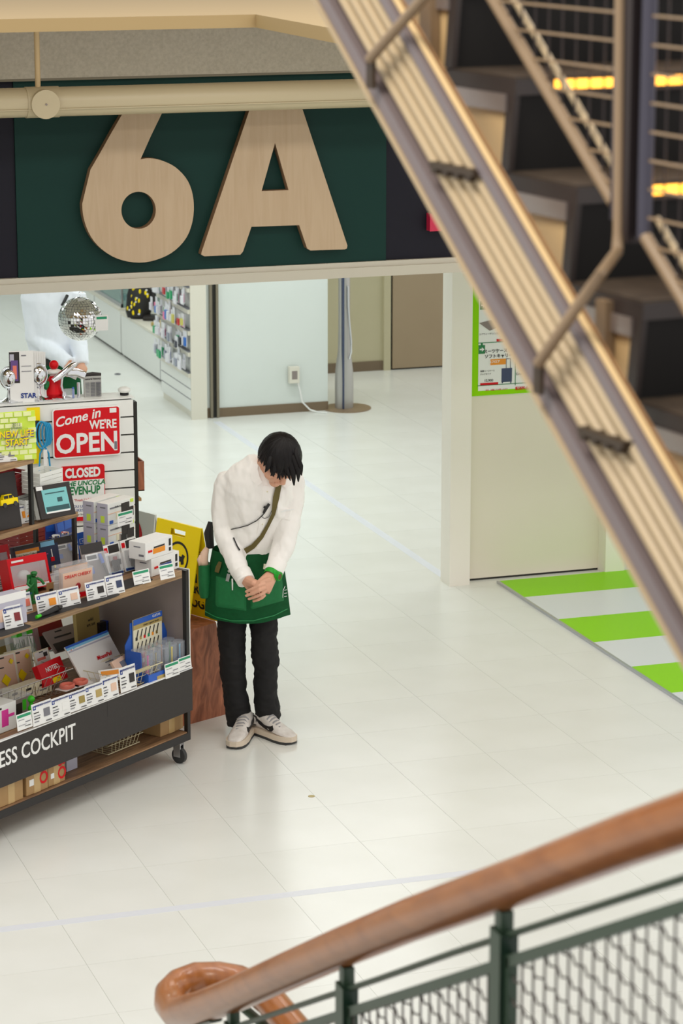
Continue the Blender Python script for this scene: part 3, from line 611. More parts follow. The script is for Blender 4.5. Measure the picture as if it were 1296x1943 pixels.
# toy soldier
o, p = item('toy_soldier', 'green plastic toy soldier with a backpack on a green base', 'toy', 64, 1143, ZS, -20)
V = Vector
b = MB().m('toy_green').box(-.03, .03, -.02, .02, 0, .012)
b.tube([V((-.012, 0, .01)), V((-.010, -.006, .04)), V((-.006, 0, .066))], [(.008, .008), (.009, .009), (.012, .012)], 8); b.tube([V((.014, .002, .01)), V((.012, -.004, .038)), V((.006, 0, .066))], [(.008, .008), (.009, .009), (.012, .012)], 8)
b.tube([V((0, 0, .06)), V((0, 0, .085)), V((.002, -.002, .108))], [(.016, .012), (.018, .013), (.012, .01)], 10); b.ball((.003, -.004, .121), .0115, 10); b.ball((.003, -.003, .126), (.015, .015, .008), 10)
b.tube([V((-.018, 0, .102)), V((-.03, -.006, .085)), V((-.022, -.018, .075))], .006, 8); b.tube([V((.018, 0, .102)), V((.034, -.006, .092)), V((.044, -.012, .075))], .006, 8)
b.obj('soldier', o, smooth=True); MB().m('toy_green').box(-.016, .016, .010, .028, .07, .115).obj('backpack', o, bevel=.004); MB().m('toy_green').tube([V((-.045, -.02, .055)), V((-.008, -.022, .088))], .004, 6).obj('rifle', o)
# basket under the riser shelf, blue packs, clear cylinders, blue carded packs
def crate(name, label, cat, x, y, z, wp, hp, dep, m, slats=5, group=None):
    o, p = item(name, label, cat, x, y, z, 0, 0, group); w, h = dims(p, 0, wp, hp)
    MB().m(m).box(-w/2, w/2, 0, dep, 0, .004).obj('base', o)
    for i in range(slats):
        z0 = .004+(h-.004)*i/slats; z1 = z0+(h-.004)/slats*.86
        MB().m(m).box(-w/2, w/2, 0, .003, z0, z1).box(-w/2, w/2, dep-.003, dep, z0, z1).box(-w/2, -w/2+.003, .003, dep-.003, z0, z1).box(w/2-.003, w/2, .003, dep-.003, z0, z1).obj('slat_ring', o)
    cb = MB().m(m)
    for cx in (-w/2-.001, w/2-.005):
        for cy in (-.001, dep-.005): cb.box(cx, cx+.006, cy, cy+.006, 0, h)
    cb.obj('corner_post', o, kind='stuff'); return o, w, h
crate('plastic_crate', 'dark red plastic mini crate on the middle shelf under the riser shelf', 'crate', 62, 1048, ZS, 50, 42, .12, 'crate_red')
MB_ = None
for i, (x, y, yw) in enumerate(((106, 1034, -30), (130, 1030, 10))):
    o, w, h = carton('blue_pack', ('left' if i == 0 else 'right')+' blue carded pack leaning under the riser shelf', 'pack', x, y, ZS, 40, 46, .006, 'blue_deep', yaw=yw, lean=10, rects=[('blue', .1, .9, .55, .9), ('grey_print', .2, .8, .3, .34), ('charcoal', .1, .9, .06, .26)], group='blue carded packs')
for i, (x, y) in enumerate(((107, 1060), (124, 1054))):
    o, p = item('clear_cylinder', ('left' if i == 0 else 'right')+' clear plastic cylinder behind the pen packs', 'tube', x, y, ZS)
    MB().m('clear_tube').cyl(0, 0, 0, .1, .018, 18).obj('tube', o, smooth=True); MB().m('chrome').cyl(0, 0, .1, .106, .0185, 18).obj('lid', o, smooth=True); MB().m('orange' if i == 0 else 'deep_red').box(-.008, .008, -.008, .008, .002, .06).obj('content', o)
for i, (x, y) in enumerate(((164, 1062), (176, 1068))):
    o, w, h = carton('lighter_pack', ('left' if i == 0 else 'right')+' blue header card pack with white lettering', 'pack', x, y, ZS, 25, 52, .006, 'blue', yaw=-10, lean=6, rects=[('white_print', .1, .9, .6, .78), ('blue', .14, .86, .62, .76), ('end_grey', .05, .95, .02, .55)], group='blue header card packs')
    text('95 pens', h*.1, o, (0, -.003, h*.68), 'white_print')
carton('kraft_card', 'small brown kraft card pack behind the price cards', 'pack', 108, 1127, ZS, 38, 24, .004, 'kraft', yaw=-14, rects=[('black_print', .12, .3, .1, .5), ('black_print', .55, .85, .2, .3), ('white_print', .35, .6, .8, .9)])
o, w, h = carton('clear_case', 'frosted pink clear case with a white lid at the front left of the middle shelf', 'box', 24, 1190, ZS, 58, 58, .08, 'lilac', yaw=-8, lean=4, rects=[('white_print', -.02, 1.02, .8, 1.04), ('peach', .1, .5, .2, .6)])
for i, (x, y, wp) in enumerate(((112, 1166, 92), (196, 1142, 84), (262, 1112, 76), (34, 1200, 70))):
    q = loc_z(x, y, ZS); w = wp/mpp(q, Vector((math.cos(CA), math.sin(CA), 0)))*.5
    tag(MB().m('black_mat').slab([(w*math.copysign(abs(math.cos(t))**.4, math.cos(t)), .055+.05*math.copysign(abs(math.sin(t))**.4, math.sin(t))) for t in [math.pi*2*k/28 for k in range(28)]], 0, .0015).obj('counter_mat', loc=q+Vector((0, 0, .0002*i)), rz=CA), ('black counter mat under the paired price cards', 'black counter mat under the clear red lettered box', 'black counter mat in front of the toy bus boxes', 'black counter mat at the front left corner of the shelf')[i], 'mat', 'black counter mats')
o, p = item('pocket_tool', 'black and green pocket tool lying in front of two price cards', 'tool', 92, 1168, ZS, 0)
MB().m('black_print').tube([(-.05, 0, .012), (0, 0, .014), (.05, .0, .02)], [(.008, .008), (.011, .011), (.012, .012)], 10).obj('handle', o, smooth=True); MB().m('bright_green').tube([(-.075, 0, .010), (-.045, 0, .012)], .0075, 8).obj('tip', o, smooth=True); MB().m('charcoal').tube([(.05, 0, .02), (.075, .01, .014)], [(.016, .012), (.02, .012)], 10).obj('head', o, smooth=True)
for l, x, y, wp, hp, pc in (('price card at the far left front of the middle shelf', 28, 1192, 36, 42, 'crate_red'), ('left of the two touching price cards on the middle shelf', 93, 1161, 42, 36, 'orange'), ('right of the two touching price cards on the middle shelf', 134, 1150, 41, 34, 'peach'), ('price card before the clear red lettered box', 185, 1137, 38, 34, 'charcoal'), ('price card before the front pen pack', 221, 1127, 34, 36, 'dark_blue'), ('price card half hidden behind the frosted pink case', 48, 1162, 30, 36, 'coral'), ('price card before the left red window carton', 14, 1116, 42, 30, 'sign_red'), ('price card before the kraft card pack, mostly hidden', 104, 1108, 32, 20, 'charcoal')):
    card(l, x, y, ZS, wp, hp, pic=pc, grp='blue logo price cards')
for l, x, y, wp, hp in (('green banded price card before the carded toy figures', 271, 1108, 32, 26), ('green banded price card before the blue toy bus box', 319, 1098, 28, 27)):
    card(l, x, y, ZS, wp, hp, kind='green', grp='green banded price cards')

# --- first riser shelf
o, p = item('digital_display', 'black framed digital display with a pale blue screen on the riser shelf', 'display', 112, 988, ZU, -16, 20); w, h = dims(p, -16, 66, 62); o.location.z += .05*math.sin(R(20))
MB().m('charcoal').box(-w/2, w/2, 0, .012, 0, h).obj('bezel', o, bevel=.002); MB().m('white_lam').box(-w/2+.004, w/2-.004, .012, .05, .004, h-.01).obj('casing', o, bevel=.004)
sc_ = MB().m('lcd').box(-w*.34, w*.38, -.001, 0, h*.16, h*.86).obj('screen', o); prints(o, [('white_print', .18, .86, .14, .19), ('lcd_dark', .2, .86, .2, .34), ('lcd_dark', .56, .7, .45, .58), ('lcd_dark', .24, .8, .72, .75), ('white_print', .02, .2, .86, .98)], w, h, y=-.0016)
card('price card beside the leg of the upper riser shelf', 42, 994, ZU, 38, 34, pic='orange')
o, w, h = carton('black_board', 'black display board holding a yellow toy car at the left edge', 'board', 8, 1006, ZU, 70, 104, .006, 'charcoal', yaw=-10, lean=10)
y_ = MB().m('yellow'); cx, cz = w*.12, h*.52; y_.box(cx-.045, cx+.045, -.034, -.002, cz-.018, cz+.006); y_.hexa([(cx-.03, -.03, cz+.006), (cx+.03, -.03, cz+.006), (cx+.03, -.005, cz+.006), (cx-.03, -.005, cz+.006), (cx-.02, -.028, cz+.024), (cx+.018, -.028, cz+.024), (cx+.018, -.007, cz+.024), (cx-.02, -.007, cz+.024)])
car = thing('toy_car', 'yellow toy car with black windows fixed to the black board', 'toy', o.location, o.rotation_euler.z, rx=o.rotation_euler.x); y_.obj('car_body', car, bevel=.003)
MB().m('black_print').box(cx-.024, cx-.003, -.0315, -.03, cz+.008, cz+.02).box(cx+.002, cx+.02, -.0315, -.03, cz+.008, cz+.02).obj('window', car, kind='stuff')
for dx in (-.028, .028): MB().m('sole_dark').tube([(cx+dx, -.037, cz-.018), (cx+dx, -.03, cz-.018)], .010, 14).obj('wheel', car)
crate('plastic_crate', 'white plastic mini crate, lower of two behind the digital display', 'crate', 74, 985, ZU, 50, 42, .1, 'white_lam', group='white mini crates')
crate('plastic_crate', 'white plastic mini crate, upper of two behind the digital display', 'crate', 98, 935, ZU+.103, 44, 42, .1, 'white_lam', group='white mini crates')
crate('plastic_crate', 'dark red plastic mini crate stacked high behind the riser leg', 'crate', 40, 940, ZU+.09, 44, 42, .1, 'crate_red')
crate('plastic_crate', 'dark blue plastic mini crate under the upper dark red one', 'crate', 44, 978, ZU, 44, 38, .1, 'dark_blue')
# --- top riser shelf
o, w, h = carton('spring_poster', 'lime green brick patterned card reading New Life Start on the top shelf', 'sign', 32, 874, ZV, 76, 92, .003, 'lime', yaw=-34, lean=3, part='board')
rr = []
for j in range(9):
    for i in range(4): rr.append(('lime_pale', (i+.5*(j % 2))/4.4+.01, min(1, (i+.5*(j % 2)+.9)/4.4), j/9+.012, (j+.86)/9)) if random.random() < .62 else None
prints(o, [r for r in rr if r], w, h, name='brick_print')
for s_, z_, hh in (('2013', .74, .09), ('SPRING', .67, .07)): text(s_, h*hh, o, (0, -.014, h*z_), 'grey_print')
for s_, z_ in (('NEW LIFE', .55), ('START', .38)):
    text(s_, h*.19, o, (.002, -.0136, h*z_-.004), 'purple', bold=.001, sx=.86); text(s_, h*.19, o, (0, -.0145, h*z_), 'yellow', bold=.0006, sx=.86)
card('price card standing before the lime green New Life Start card', 14, 876, ZV, 38, 30, pic='grey_print', yaw=-30)

# --- tray level: wire baskets
def basket(name, label, corner, z, wx, dy, h, m, coil=True, n=9, k=6):
    o = thing(name, label, 'basket', loc_z(*corner, z), CA); o.location.z = z-h
    f = lambda x, y, zz: Vector((x, y, zz)); t = .82
    rim = [f(0, 0, h), f(wx, 0, h), f(wx, dy, h), f(0, dy, h)]; ix, iy = wx*(1-t)/2, dy*(1-t)/2; bot = [f(ix, iy, .004), f(wx-ix, iy, .004), f(wx-ix, dy-iy, .004), f(ix, dy-iy, .004)]
    MB().m(m).tube(rim, .0026, 6, closed=True).obj('rim', o); MB().m(m).tube(bot, .0022, 6, closed=True).obj('base_ring', o)
    b = MB().m(m)
    for a in range(4):
        c = n if a % 2 == 0 else k
        for i in range(1, c):
            s = i/c; p0 = rim[a].lerp(rim[(a+1) % 4], s); p1 = bot[a].lerp(bot[(a+1) % 4], s); b.tube([p0, p1], .0014, 4, caps=False)
    for i in range(1, n): b.tube([bot[0].lerp(bot[1], i/n), bot[3].lerp(bot[2], i/n)], .0014, 4, caps=False)
    mid = [p.lerp(q, .45) for p, q in zip(rim, bot)]; b.tube(mid, .0014, 4, closed=True); b.obj('wires', o, kind='stuff')
    if coil:
        for yy in (0, dy):
            cpts = [Vector((wx*.3+wx*.4*i/120, yy+.007*math.cos(i*.9), h+.007*math.sin(i*.9))) for i in range(121)]
            MB().m(m).tube(cpts, .0018, 4).obj('coil_grip', o)
    return o
basket('wire_basket', 'chrome wire basket full of stationery packs in the tray', (-60, 1341), .525, .66, .25, .1, 'chrome_wire', coil=False, n=16, k=7)
basket('wire_basket', 'cream wire basket with coiled grips beside the blue guitar display', (228, 1287), .50, .29, .22, .072, 'cream_wire')
basket('wire_basket', 'cream wire basket with coiled grips on the bottom shelf', (205, 1404), .225, .26, .22, .08, 'cream_wire')
# things in and around the baskets
for i, (x, y) in enumerate(((14, 1310), (44, 1300))):
    o, w, h = carton('note_pack', ('left' if i == 0 else 'right')+' cream card pack of yellow kite shaped notes', 'pack', x, y, ZT+.01, 52, 66, .005, 'ivory', yaw=-10, lean=12, group='yellow note packs', rects=[('white_print', .06, .94, .04, .96), ('peach', .08, .92, .06, .94), ('black_print', .4, .56, .88, .92), ('black_print', .12, .5, .62, .65)])
    b = MB().m('yellow')
    for (a_, c_, s_) in ((.5, .28, .17), (.78, .76, .08)): b.prism([((a_-.5)*w-s_*w, c_*h), ((a_-.5)*w, (c_-s_)*h), ((a_-.5)*w+s_*w, c_*h), ((a_-.5)*w, (c_+s_)*h)], -.006, -.003)
    b.obj('kite_notes', o, kind='stuff')
for i in range(3): carton('ivory_box', ('left', 'middle', 'right')[i]+' ivory boxed pen set lined up at the front of the chrome basket', 'box', 34+26*i, 1334-9*i, ZT+.008, 27, 28, .05, 'ivory', group='ivory boxes in the chrome basket', rects=[('black_print', .1, .5, .6, .75), ('grey_print', .1, .6, .3, .36), ('brass', .75, .8, .1, .7)])
o, w, h = carton('card_pack', 'white card pack with red lettering leaning behind the red notebook pack', 'pack', 92, 1296, ZT+.01, 30, 62, .004, 'ivory', yaw=0, lean=16, rects=[('white_print', .06, .94, .04, .96), ('coral', .15, .7, .7, .78), ('charcoal', .6, .85, .78, .9), ('black_print', .35, .6, .92, .95), ('charcoal', .1, .9, .1, .45)])
o, w, h = carton('red_pack', 'red pack lettered NOTED in the chrome basket', 'pack', 108, 1300, ZT+.03, 48, 42, .03, 'sign_red', yaw=6, lean=24, rects=[('yellow', .38, .72, .02, .24)]); text('NOTED', h*.28, o, (.004, -.0015, h*.66), 'white_print', bold=.0005)
for i, (x, y) in enumerate(((138, 1308), (163, 1300))):
    o, p = item('sticky_tape', ('left' if i == 0 else 'right')+' coral sticky tape roll on a white card', 'tape', x, y, ZT+.05, 0)
    MB().m('white_print').box(-.045, .05, 0, .06, 0, .002).obj('card', o)
    rg = MB().m('coral'); rg.tube([(.03*math.cos(t), .03+.026*math.sin(t), .011) for t in [2*math.pi*q/24 for q in range(24)]], (.006, .009), 8, side=Vector((1, 0, 0)), closed=True).obj('roll', o, smooth=True)
    MB().m('ivory').cyl(0, .03, .002, .006, .022, 20).obj('core', o)
o, w, h = carton('mouse_pad_box', 'large white boxed mouse pad leaning back in the cream basket', 'box', 205, 1290, ZT+.012, 86, 84, .008, 'white_print', yaw=4, lean=34, rects=[('blue', 0, 1, .95, 1), ('sky', 0, 1, .9, .95), ('lilac', .02, .98, .84, .87), ('coral', .08, .1, .88, .9), ('sky', .14, .16, .88, .9), ('grey_print', .62, .8, .34, .36), ('grey_print', .65, .8, .26, .28)])
text('MousePad', h*.13, o, (w*.16, -.0035, h*.5), 'sign_red', shear=.3, bold=.0004)
carton('orange_label_pack', 'white pack with an orange label in the cream basket', 'pack', 214, 1294, ZT+.04, 44, 24, .01, 'white_print', yaw=-30, lean=44, rects=[('orange', .1, .9, .5, .86), ('black_print', .2, .7, .2, .3)])
carton('swatch_pack', 'peach and grey swatch pack in the cream basket', 'pack', 250, 1282, ZT+.03, 42, 38, .012, 'peach', yaw=12, lean=34, rects=[('grey_print', .3, .7, .5, .8), ('sky', .72, .98, .62, .98), ('white_print', .76, .94, .66, .94)])
carton('red_tube_pack', 'small red and white tube pack at the right of the cream basket', 'pack', 271, 1281, ZT+.01, 18, 40, .02, 'sign_red', yaw=0, rects=[('white_print', .1, .9, .1, .3), ('white_print', .3, .7, .6, .8)])
carton('clipboard_pack', 'white card with a black clip lying between the two baskets', 'pack', 172, 1262, ZT+.06, 50, 40, .004, 'white_print', yaw=-40, lean=50, rects=[('black_print', .45, .85, .5, .8), ('coral', .1, .5, .7, .74)])
carton('blue_case', 'small pale blue case behind the mouse pad box', 'box', 160, 1246, ZT+.07, 32, 24, .03, 'sky', yaw=0, lean=20, rects=[('white_print', .5, .9, .6, .95), ('black_print', .55, .85, .65, .85)])
# blue guitar display
o, p = item('guitar_display', 'blue cardboard display stand with a picture board of miniature guitars', 'display', 322, 1286, ZT, 0, 0); w, h = dims(p, 0, 84, 28); GP = p.copy(); GW = w
MB().m('blue').box(-w/2, w/2, 0, .004, 0, .045).box(-w/2, -w/2+.004, .004, .14, 0, .05).box(w/2-.004, w/2, .004, .14, 0, .05).box(-w/2, w/2, .004, .14, 0, .003).obj('tray', o)
MB().m('gold').box(-w*.3, w*.0, -.001, 0, .008, .028).obj('gold_label', o)
bk = MB().m('blue').prism([(-w/2, 0), (w/2, 0), (w/2, .15), (w*.42, .2), (w*.36, .2), (w*.36, .25), (-w*.38, .25), (-w*.38, .2), (-w/2, .16)], .125, .129).prism([(-w/2, 0.05), (-w/2+.004, .05), (-w/2+.004, .12), (-w/2, .14)], .04, .129).obj('back_board', o)
x0, x1, za, zc = -w*.34, w*.34, .10, .262
MB().m('ivory').box(x0, x1, .117, .122, za, zc).obj('picture_board', o)
MB().m('blue').box(x0, x1, .115, .117, zc-.024, zc).obj('blue_header', o); MB().m('gold').box(x0, x1, .115, .117, zc-.045, zc-.025).obj('gold_band', o)
text('GUITAR', .016, o, (w*.2, .1145, zc-.011), 'white_print'); text('Guitar Legend Series', .013, o, (.02, .1145, zc-.035), 'charcoal', shear=.3)
b = MB()
for j in range(2):
    for i in range(6):
        gx = x0+.02+(x1-x0-.03)*i/6; gz = za+.012+.055*j; b.m(('brass', 'black_print', 'gold', 'sign_red', 'card_green', 'orange')[(i+j) % 6])
        b.box(gx-.006, gx+.006, .115, .117, gz, gz+.014); b.m('charcoal').prism([(gx-.001, gz+.012), (gx+.003, gz+.012), (gx+.014, gz+.044), (gx+.010, gz+.044)], .114, .117)
b.obj('guitar_pictures', o, kind='stuff')
gcol = ['magenta', 'brass', 'charcoal', 'yellow', 'sky', 'deep_red', 'gold', 'ivory', 'orange', 'bright_green']; idx = 0
first = {}
for j in range(2):
    for i in range(5):
        cxp = 303+(i*13.5)-(j*14)+2; cyp = 1284-i*3.6-j*10
        nm = 'front' if j == 0 else 'back'; ord_ = ('first', 'second', 'third', 'fourth', 'fifth')[i]
        g, p = item('guitar_tube', f'clear tube with a miniature guitar, {ord_} from the left in the {nm} row', 'toy', cxp, cyp, ZT+.004, group='miniature guitar tubes')
        g.location = GP - AA*(-GW/2+.034+(GW-.068)*i/4) + BB*(.034+.056*j); g.location.z = ZT+.004
        MB().m('clear_tube').tube([(0, 0, 0), (0, 0, .13)], .0255, 20, caps=False).obj('tube', g, smooth=True); MB().m('clear_tube').cyl(0, 0, .13, .133, .0262, 20).obj('lid', g, smooth=True)
        mm = gcol[idx % 10]; idx += 1; bd = MB().m('charcoal' if mm in ('yellow', 'ivory') else mm); bd.prism([(.008*math.cos(t)*(1.5 if math.sin(t) < 0 else 1.15)-.002, .03+.02*math.sin(t)) for t in [2*math.pi*q/16 for q in range(16)]], -.004, .002).obj('guitar_body', g)
        MB().m(mm).prism([(-.004, .035), (.003, .035), (.002, .105), (.004, .118), (-.005, .118), (-.004, .105)], -.006, -.003).obj('guitar_neck', g)
# dark packs and bags at the back of the tray
for i, (x, y) in enumerate(((199, 1212), (213, 1208), (227, 1204), (241, 1200))):
    carton('carded_gadget', ('first', 'second', 'third', 'fourth')[i]+' of the dark carded gadgets at the back of the tray, from the left', 'pack', x, y+30, ZT, 20, 62, .03, ('charcoal', 'blue_deep', 'charcoal', 'black_print')[i], yaw=-4, group='dark carded gadgets', rects=[('ivory', .1, .9, .1, .5), ('charcoal', .3, .7, .15, .42), ('black_print', .1, .9, .7, .95)])
o, w, h = carton('yellow_board', 'dark yellow boxed board with black lettering at the back of the tray', 'box', 172, 1238, ZT+.03, 46, 84, .02, 'gold', yaw=0, lean=4); text('wild\nart set', .022, o, (w*.1, -.001, h*.66), 'black_print')
carton('grey_blister', 'grey header card pack lying behind the chrome basket', 'pack', 138, 1232, ZT+.05, 66, 46, .01, 'end_grey', yaw=-4, lean=44, rects=[('black_print', .3, .5, .84, .9), ('charcoal', .06, .94, .02, .4), ('black_print', .2, .7, .6, .66)])
carton('maroon_pouch', 'maroon foil pouch at the back of the tray', 'pouch', 102, 1234, ZT+.03, 56, 58, .02, 'crate_red', yaw=-6, lean=18, rects=[('charcoal', .1, .9, .1, .5)], bev=.006)
for i, (x, y) in enumerate(((44, 1256), (64, 1250))):
    o, w, h = carton('grass_bag', ('left' if i == 0 else 'right')+' clear bag of green grass with a bright green clip', 'bag', x, y, ZT+.02, 38, 56, .03, 'plastic', yaw=-4, lean=14, group='clear bags of grass', part='bag', bev=.006)
    MB().m('bright_green').box(-.012, .02, -.004, .034, h-.03, h+.002).obj('clip', o)
    b = MB().m('toy_green')
    for q in range(26): xx = random.uniform(-w*.4, w*.4); yy = random.uniform(.004, .026); b.tube([(xx, yy, .004), (xx+random.uniform(-.01, .01), yy, random.uniform(.04, h*.7))], .0018, 4)
    b.obj('grass', o, kind='stuff')
carton('tan_pouch', 'tan and grey pouch at the back left of the tray', 'pouch', 8, 1246, ZT+.02, 46, 46, .02, 'newsprint', yaw=-4, lean=10, rects=[('brass', .05, .95, .1, .4)], bev=.006)
o, w, h = carton('toy_box', 'pink and white boxed bendy toy at the front left of the tray', 'box', 12, 1388, ZT, 42, 52, .09, 'white_lam', yaw=0, rects=[('magenta', .3, .62, .2, .8), ('charcoal', .1, .3, .85, .92), ('magenta', .62, .9, .5, .6)])
o, w, h = carton('toy_box', 'clear boxed green bendy toys behind the pink toy box', 'box', 38, 1362, ZT, 46, 40, .14, 'plastic', yaw=0, rects=[('end_grey', .02, .98, .02, .9), ('charcoal', .3, .6, .1, .7), ('bright_green', .62, .78, .3, .8)])
o, p = item('bendy_toy', 'bright green round headed bendy toy beside the toy boxes', 'toy', 60, 1364, ZT)
MB().m('bright_green').ball((0, 0, .085), .016, 12).tube([(0, 0, .075), (0, 0, .05)], .008, 8).ball((0, 0, .045), .015, 12).tube([(-.006, 0, .035), (-.012, 0, 0)], .007, 8).tube([(.006, 0, .035), (.012, 0, 0)], .007, 8).obj('toy', o, smooth=True)
for l, x, y, wp, hp, pc in (('price card right of the green banded one on the front lip', 82, 1373, 39, 41, 'grey_print'), ('second price card in the row along the tray lip', 117, 1361, 37, 39, 'white_print'), ('third price card in the row along the tray lip', 149, 1347, 36, 36, 'brass'), ('fourth price card in the row along the tray lip', 181, 1336, 37, 38, 'gold'), ('fifth price card in the row along the tray lip', 210, 1325, 34, 40, 'peach'), ('price card hanging on the front of the cream basket', 245, 1310, 32, 46, 'charcoal')):
    card(l, x, y, 0, wp, hp, pic=pc, b=-.019, lean=6, yaw=-2, grp='blue logo price cards on the tray lip')
for l, x, y, wp, hp in (('green banded price card at the left of the tray lip', 48, 1383, 30, 30), ('green banded price card under the left guitar tubes', 328, 1284, 28, 27), ('green banded price card under the right guitar tubes', 352, 1270, 25, 24)):
    card(l, x, y, 0, wp, hp, kind='green', b=-.019, lean=6, yaw=-2, grp='green banded price cards on the tray lip')
# --- bottom shelf
for l, x, y, wp, hp, s_ in (('plain brown carton at the left end of the bottom shelf', 22, 1524, 48, 62, ''), ('brown carton with red letters BO at the left of the bottom shelf', 71, 1503, 44, 54, 'BO'), ('brown carton with red letters BO further along the bottom shelf', 108, 1487, 34, 44, 'BO'), ('brown carton at the right end of the bottom shelf', 326, 1390, 46, 42, '')):
    o, w, h = carton('cardboard_box', l, 'box', x, y, ZB, wp, hp, .16, 'kraft', bev=.002); MB().m('tape_brown').box(-.02, .02, -.0008, 0, 0, h).obj('tape', o)
    if s_: text(s_, .07, o, (w*.28, -.0012, h*.6), 'sign_red', rot=(math.pi/2, math.pi/2, 0), bold=.0014); MB().m('white_print').box(-w*.36, -w*.16, -.0014, 0, h*.3, h*.52).obj('label_sticker', o)
carton('white_carton', 'small white lilac carton beside the lettered brown boxes', 'box', 137, 1461, ZB, 22, 34, .12, 'lilac')
# ================================================================== SLATTED PARTITION AND THE THINGS ON IT
YS = 12.15
sw = thing('slat_partition', 'white slatted partition with dark grooves behind the display cart', 'partition', (2.4, YS, 0))
G = lambda x, y, Y=YS: on_y(x, y, Y)
xr, zt = G(255, 760).x-2.4, G(255, 758).z
MB().m('gap_dark').box(-1.3, xr-.004, .014, .05, 0, zt-.004).box(xr-.004, xr+.012, .0, .05, 0, zt-.012).obj('backing', sw)
z = zt; pit = .0832
for k in range(17):
    MB().m('white_lam').box(-1.3, xr-.006, 0, .014, max(z-pit+.0075, .0), z).obj('slat', sw); z -= pit
    if z < .05: break
MB().m('steel_dark').box(-1.3, -.02, -.004, .14, zt, zt+.006).m('white_lam').box(-1.3, xr, .0, .14, zt+.0062, zt+.012).obj('top_shelf', sw)
wb = thing('wood_bin', 'small brown wooden bin fixed to the right end of the white partition', 'box', G(264, 932, 12.2))
MB().m('red_wood').box(-.022, .026, -.0, .006, 0, .14).box(-.022, -.016, .006, .1, 0, .14).box(.02, .026, .006, .1, 0, .14).box(-.022, .026, .1, .106, 0, .14).box(-.022, .026, 0, .1, 0, .005).obj('bin', wb)
tag(MB().m('wood_light').box(-.03, .014, -.01, .08, 0, .014).obj('wood_strip', loc=G(262, 950, 12.2)), 'pale wood strip jutting from the partition under the brown bin', 'ledge')
def rrect(x0, x1, z0, z1, r, n=5):
    out = []
    for cx, cz, a0 in ((x1-r, z1-r, 0), (x0+r, z1-r, 90), (x0+r, z0+r, 180), (x1-r, z0+r, 270)):
        for k in range(n+1): t = R(a0+90*k/n); out.append((cx+r*math.cos(t), cz+r*math.sin(t)))
    return out
a, c = G(102, 872, YS-.02), G(229, 769, YS-.02); cx, cz = (a.x+c.x)/2, (a.z+c.z)/2; w, h = (c.x-a.x), (c.z-a.z)
o = thing('open_sign', 'red Come In We Are Open sign with white lettering on the partition', 'sign', (cx, YS-.012, cz))
MB().m('white_print').prism(rrect(-w/2, w/2, -h/2, h/2, .014), 0, .008).obj('plate', o); MB().m('sign_red').prism(rrect(-w/2+.006, w/2-.006, -h/2+.006, h/2-.006, .011), -.001, 0).obj('red_field', o)
text('Come in', .062, o, (-w*.14, -.0014, h*.29), 'white_print', shear=.35, bold=.0012, rot=(math.pi/2, R(-10), 0)); text("WE'RE", .056, o, (w*.24, -.0014, h*.13), 'white_print', bold=.0016, sx=.8)
text('OPEN', .125, o, (.0, -.0014, -h*.23), 'white_print', bold=.003, sx=.9)
MB().m('white_print').box(w*.34, w*.44, -.0022, -.001, h*.36, h*.45).m('grey_print').box(w*.4, w*.44, -.0022, -.001, -h*.38, -h*.22).obj('sticker', o, kind='stuff')
a, c = G(118, 992, YS-.02), G(199, 881, YS-.02); cx, cz = (a.x+c.x)/2, (a.z+c.z)/2; w, h = (c.x-a.x), (c.z-a.z)
o = thing('closed_sign', 'white Closed sign with a red header and green lettering below the red one', 'sign', (cx, YS-.012, cz))
MB().m('sign_red').prism(rrect(-w/2, w/2, -h/2, h/2, .012), 0, .008).obj('plate', o); MB().m('white_print').prism(rrect(-w/2+.003, w/2-.003, -h/2+.02, h*.24, .003), -.001, 0).obj('white_field', o)
text('CLOSED', .06, o, (0, -.0014, h*.365), 'white_print', bold=.0026, sx=.74); text('THE UNCOLA', .031, o, (.006, -.0018, h*.18), 'sign_dgreen', bold=.0008, shear=.2)
text('SEVEN-UP', .052, o, (0, -.0018, h*.045), 'sign_dgreen', bold=.0018, sx=.7); text('The "Fresh Up" DRINK', .016, o, (.004, -.0018, -h*.12), 'sign_red')
text('YOU LIKE IT\nIT LIKES YOU', .018, o, (-.01, -.0018, -h*.27), 'blue_deep'); text('...for fresh taste', .014, o, (0, -.0018, -h*.38), 'charcoal')
# blue cord and yellow tag hanging left of the sign
q = G(83, 836, YS-.03); o = thing('leash', 'coiled bright blue cord hanging beside the red open sign', 'cord', q)
for k in range(4):
    rr_ = .026-.004*k; MB().m('cord_blue').tube([(-.012+.012*k+rr_*math.cos(t), .004*k-.008, .032+(.058-.004*k)*math.sin(t)*(1 if math.sin(t) > 0 else 1.15)) for t in [2*math.pi*j/26 for j in range(26)]], .0042, 8, closed=True).obj('loop', o, smooth=True)
for s_ in (-1, 1): MB().m('cord_blue').tube([(.0, -.004, -.02), (.02*s_, -.006, -.06), (.026*s_, -.006, -.14)], .0042, 8).obj('cord_end', o, smooth=True)
MB().m('white_print').box(-.006, .012, -.014, -.012, -.12, -.04).obj('tag_card', o)
o = thing('yellow_pack', 'yellow backed pack hanging half behind the lime green card', 'pack', G(66, 880, YS-.02)); MB().m('yellow').box(-.03, .03, 0, .006, 0, .26).obj('card_back', o); MB().m('charcoal').box(.0, .024, -.012, 0, .1, .2).obj('content', o)

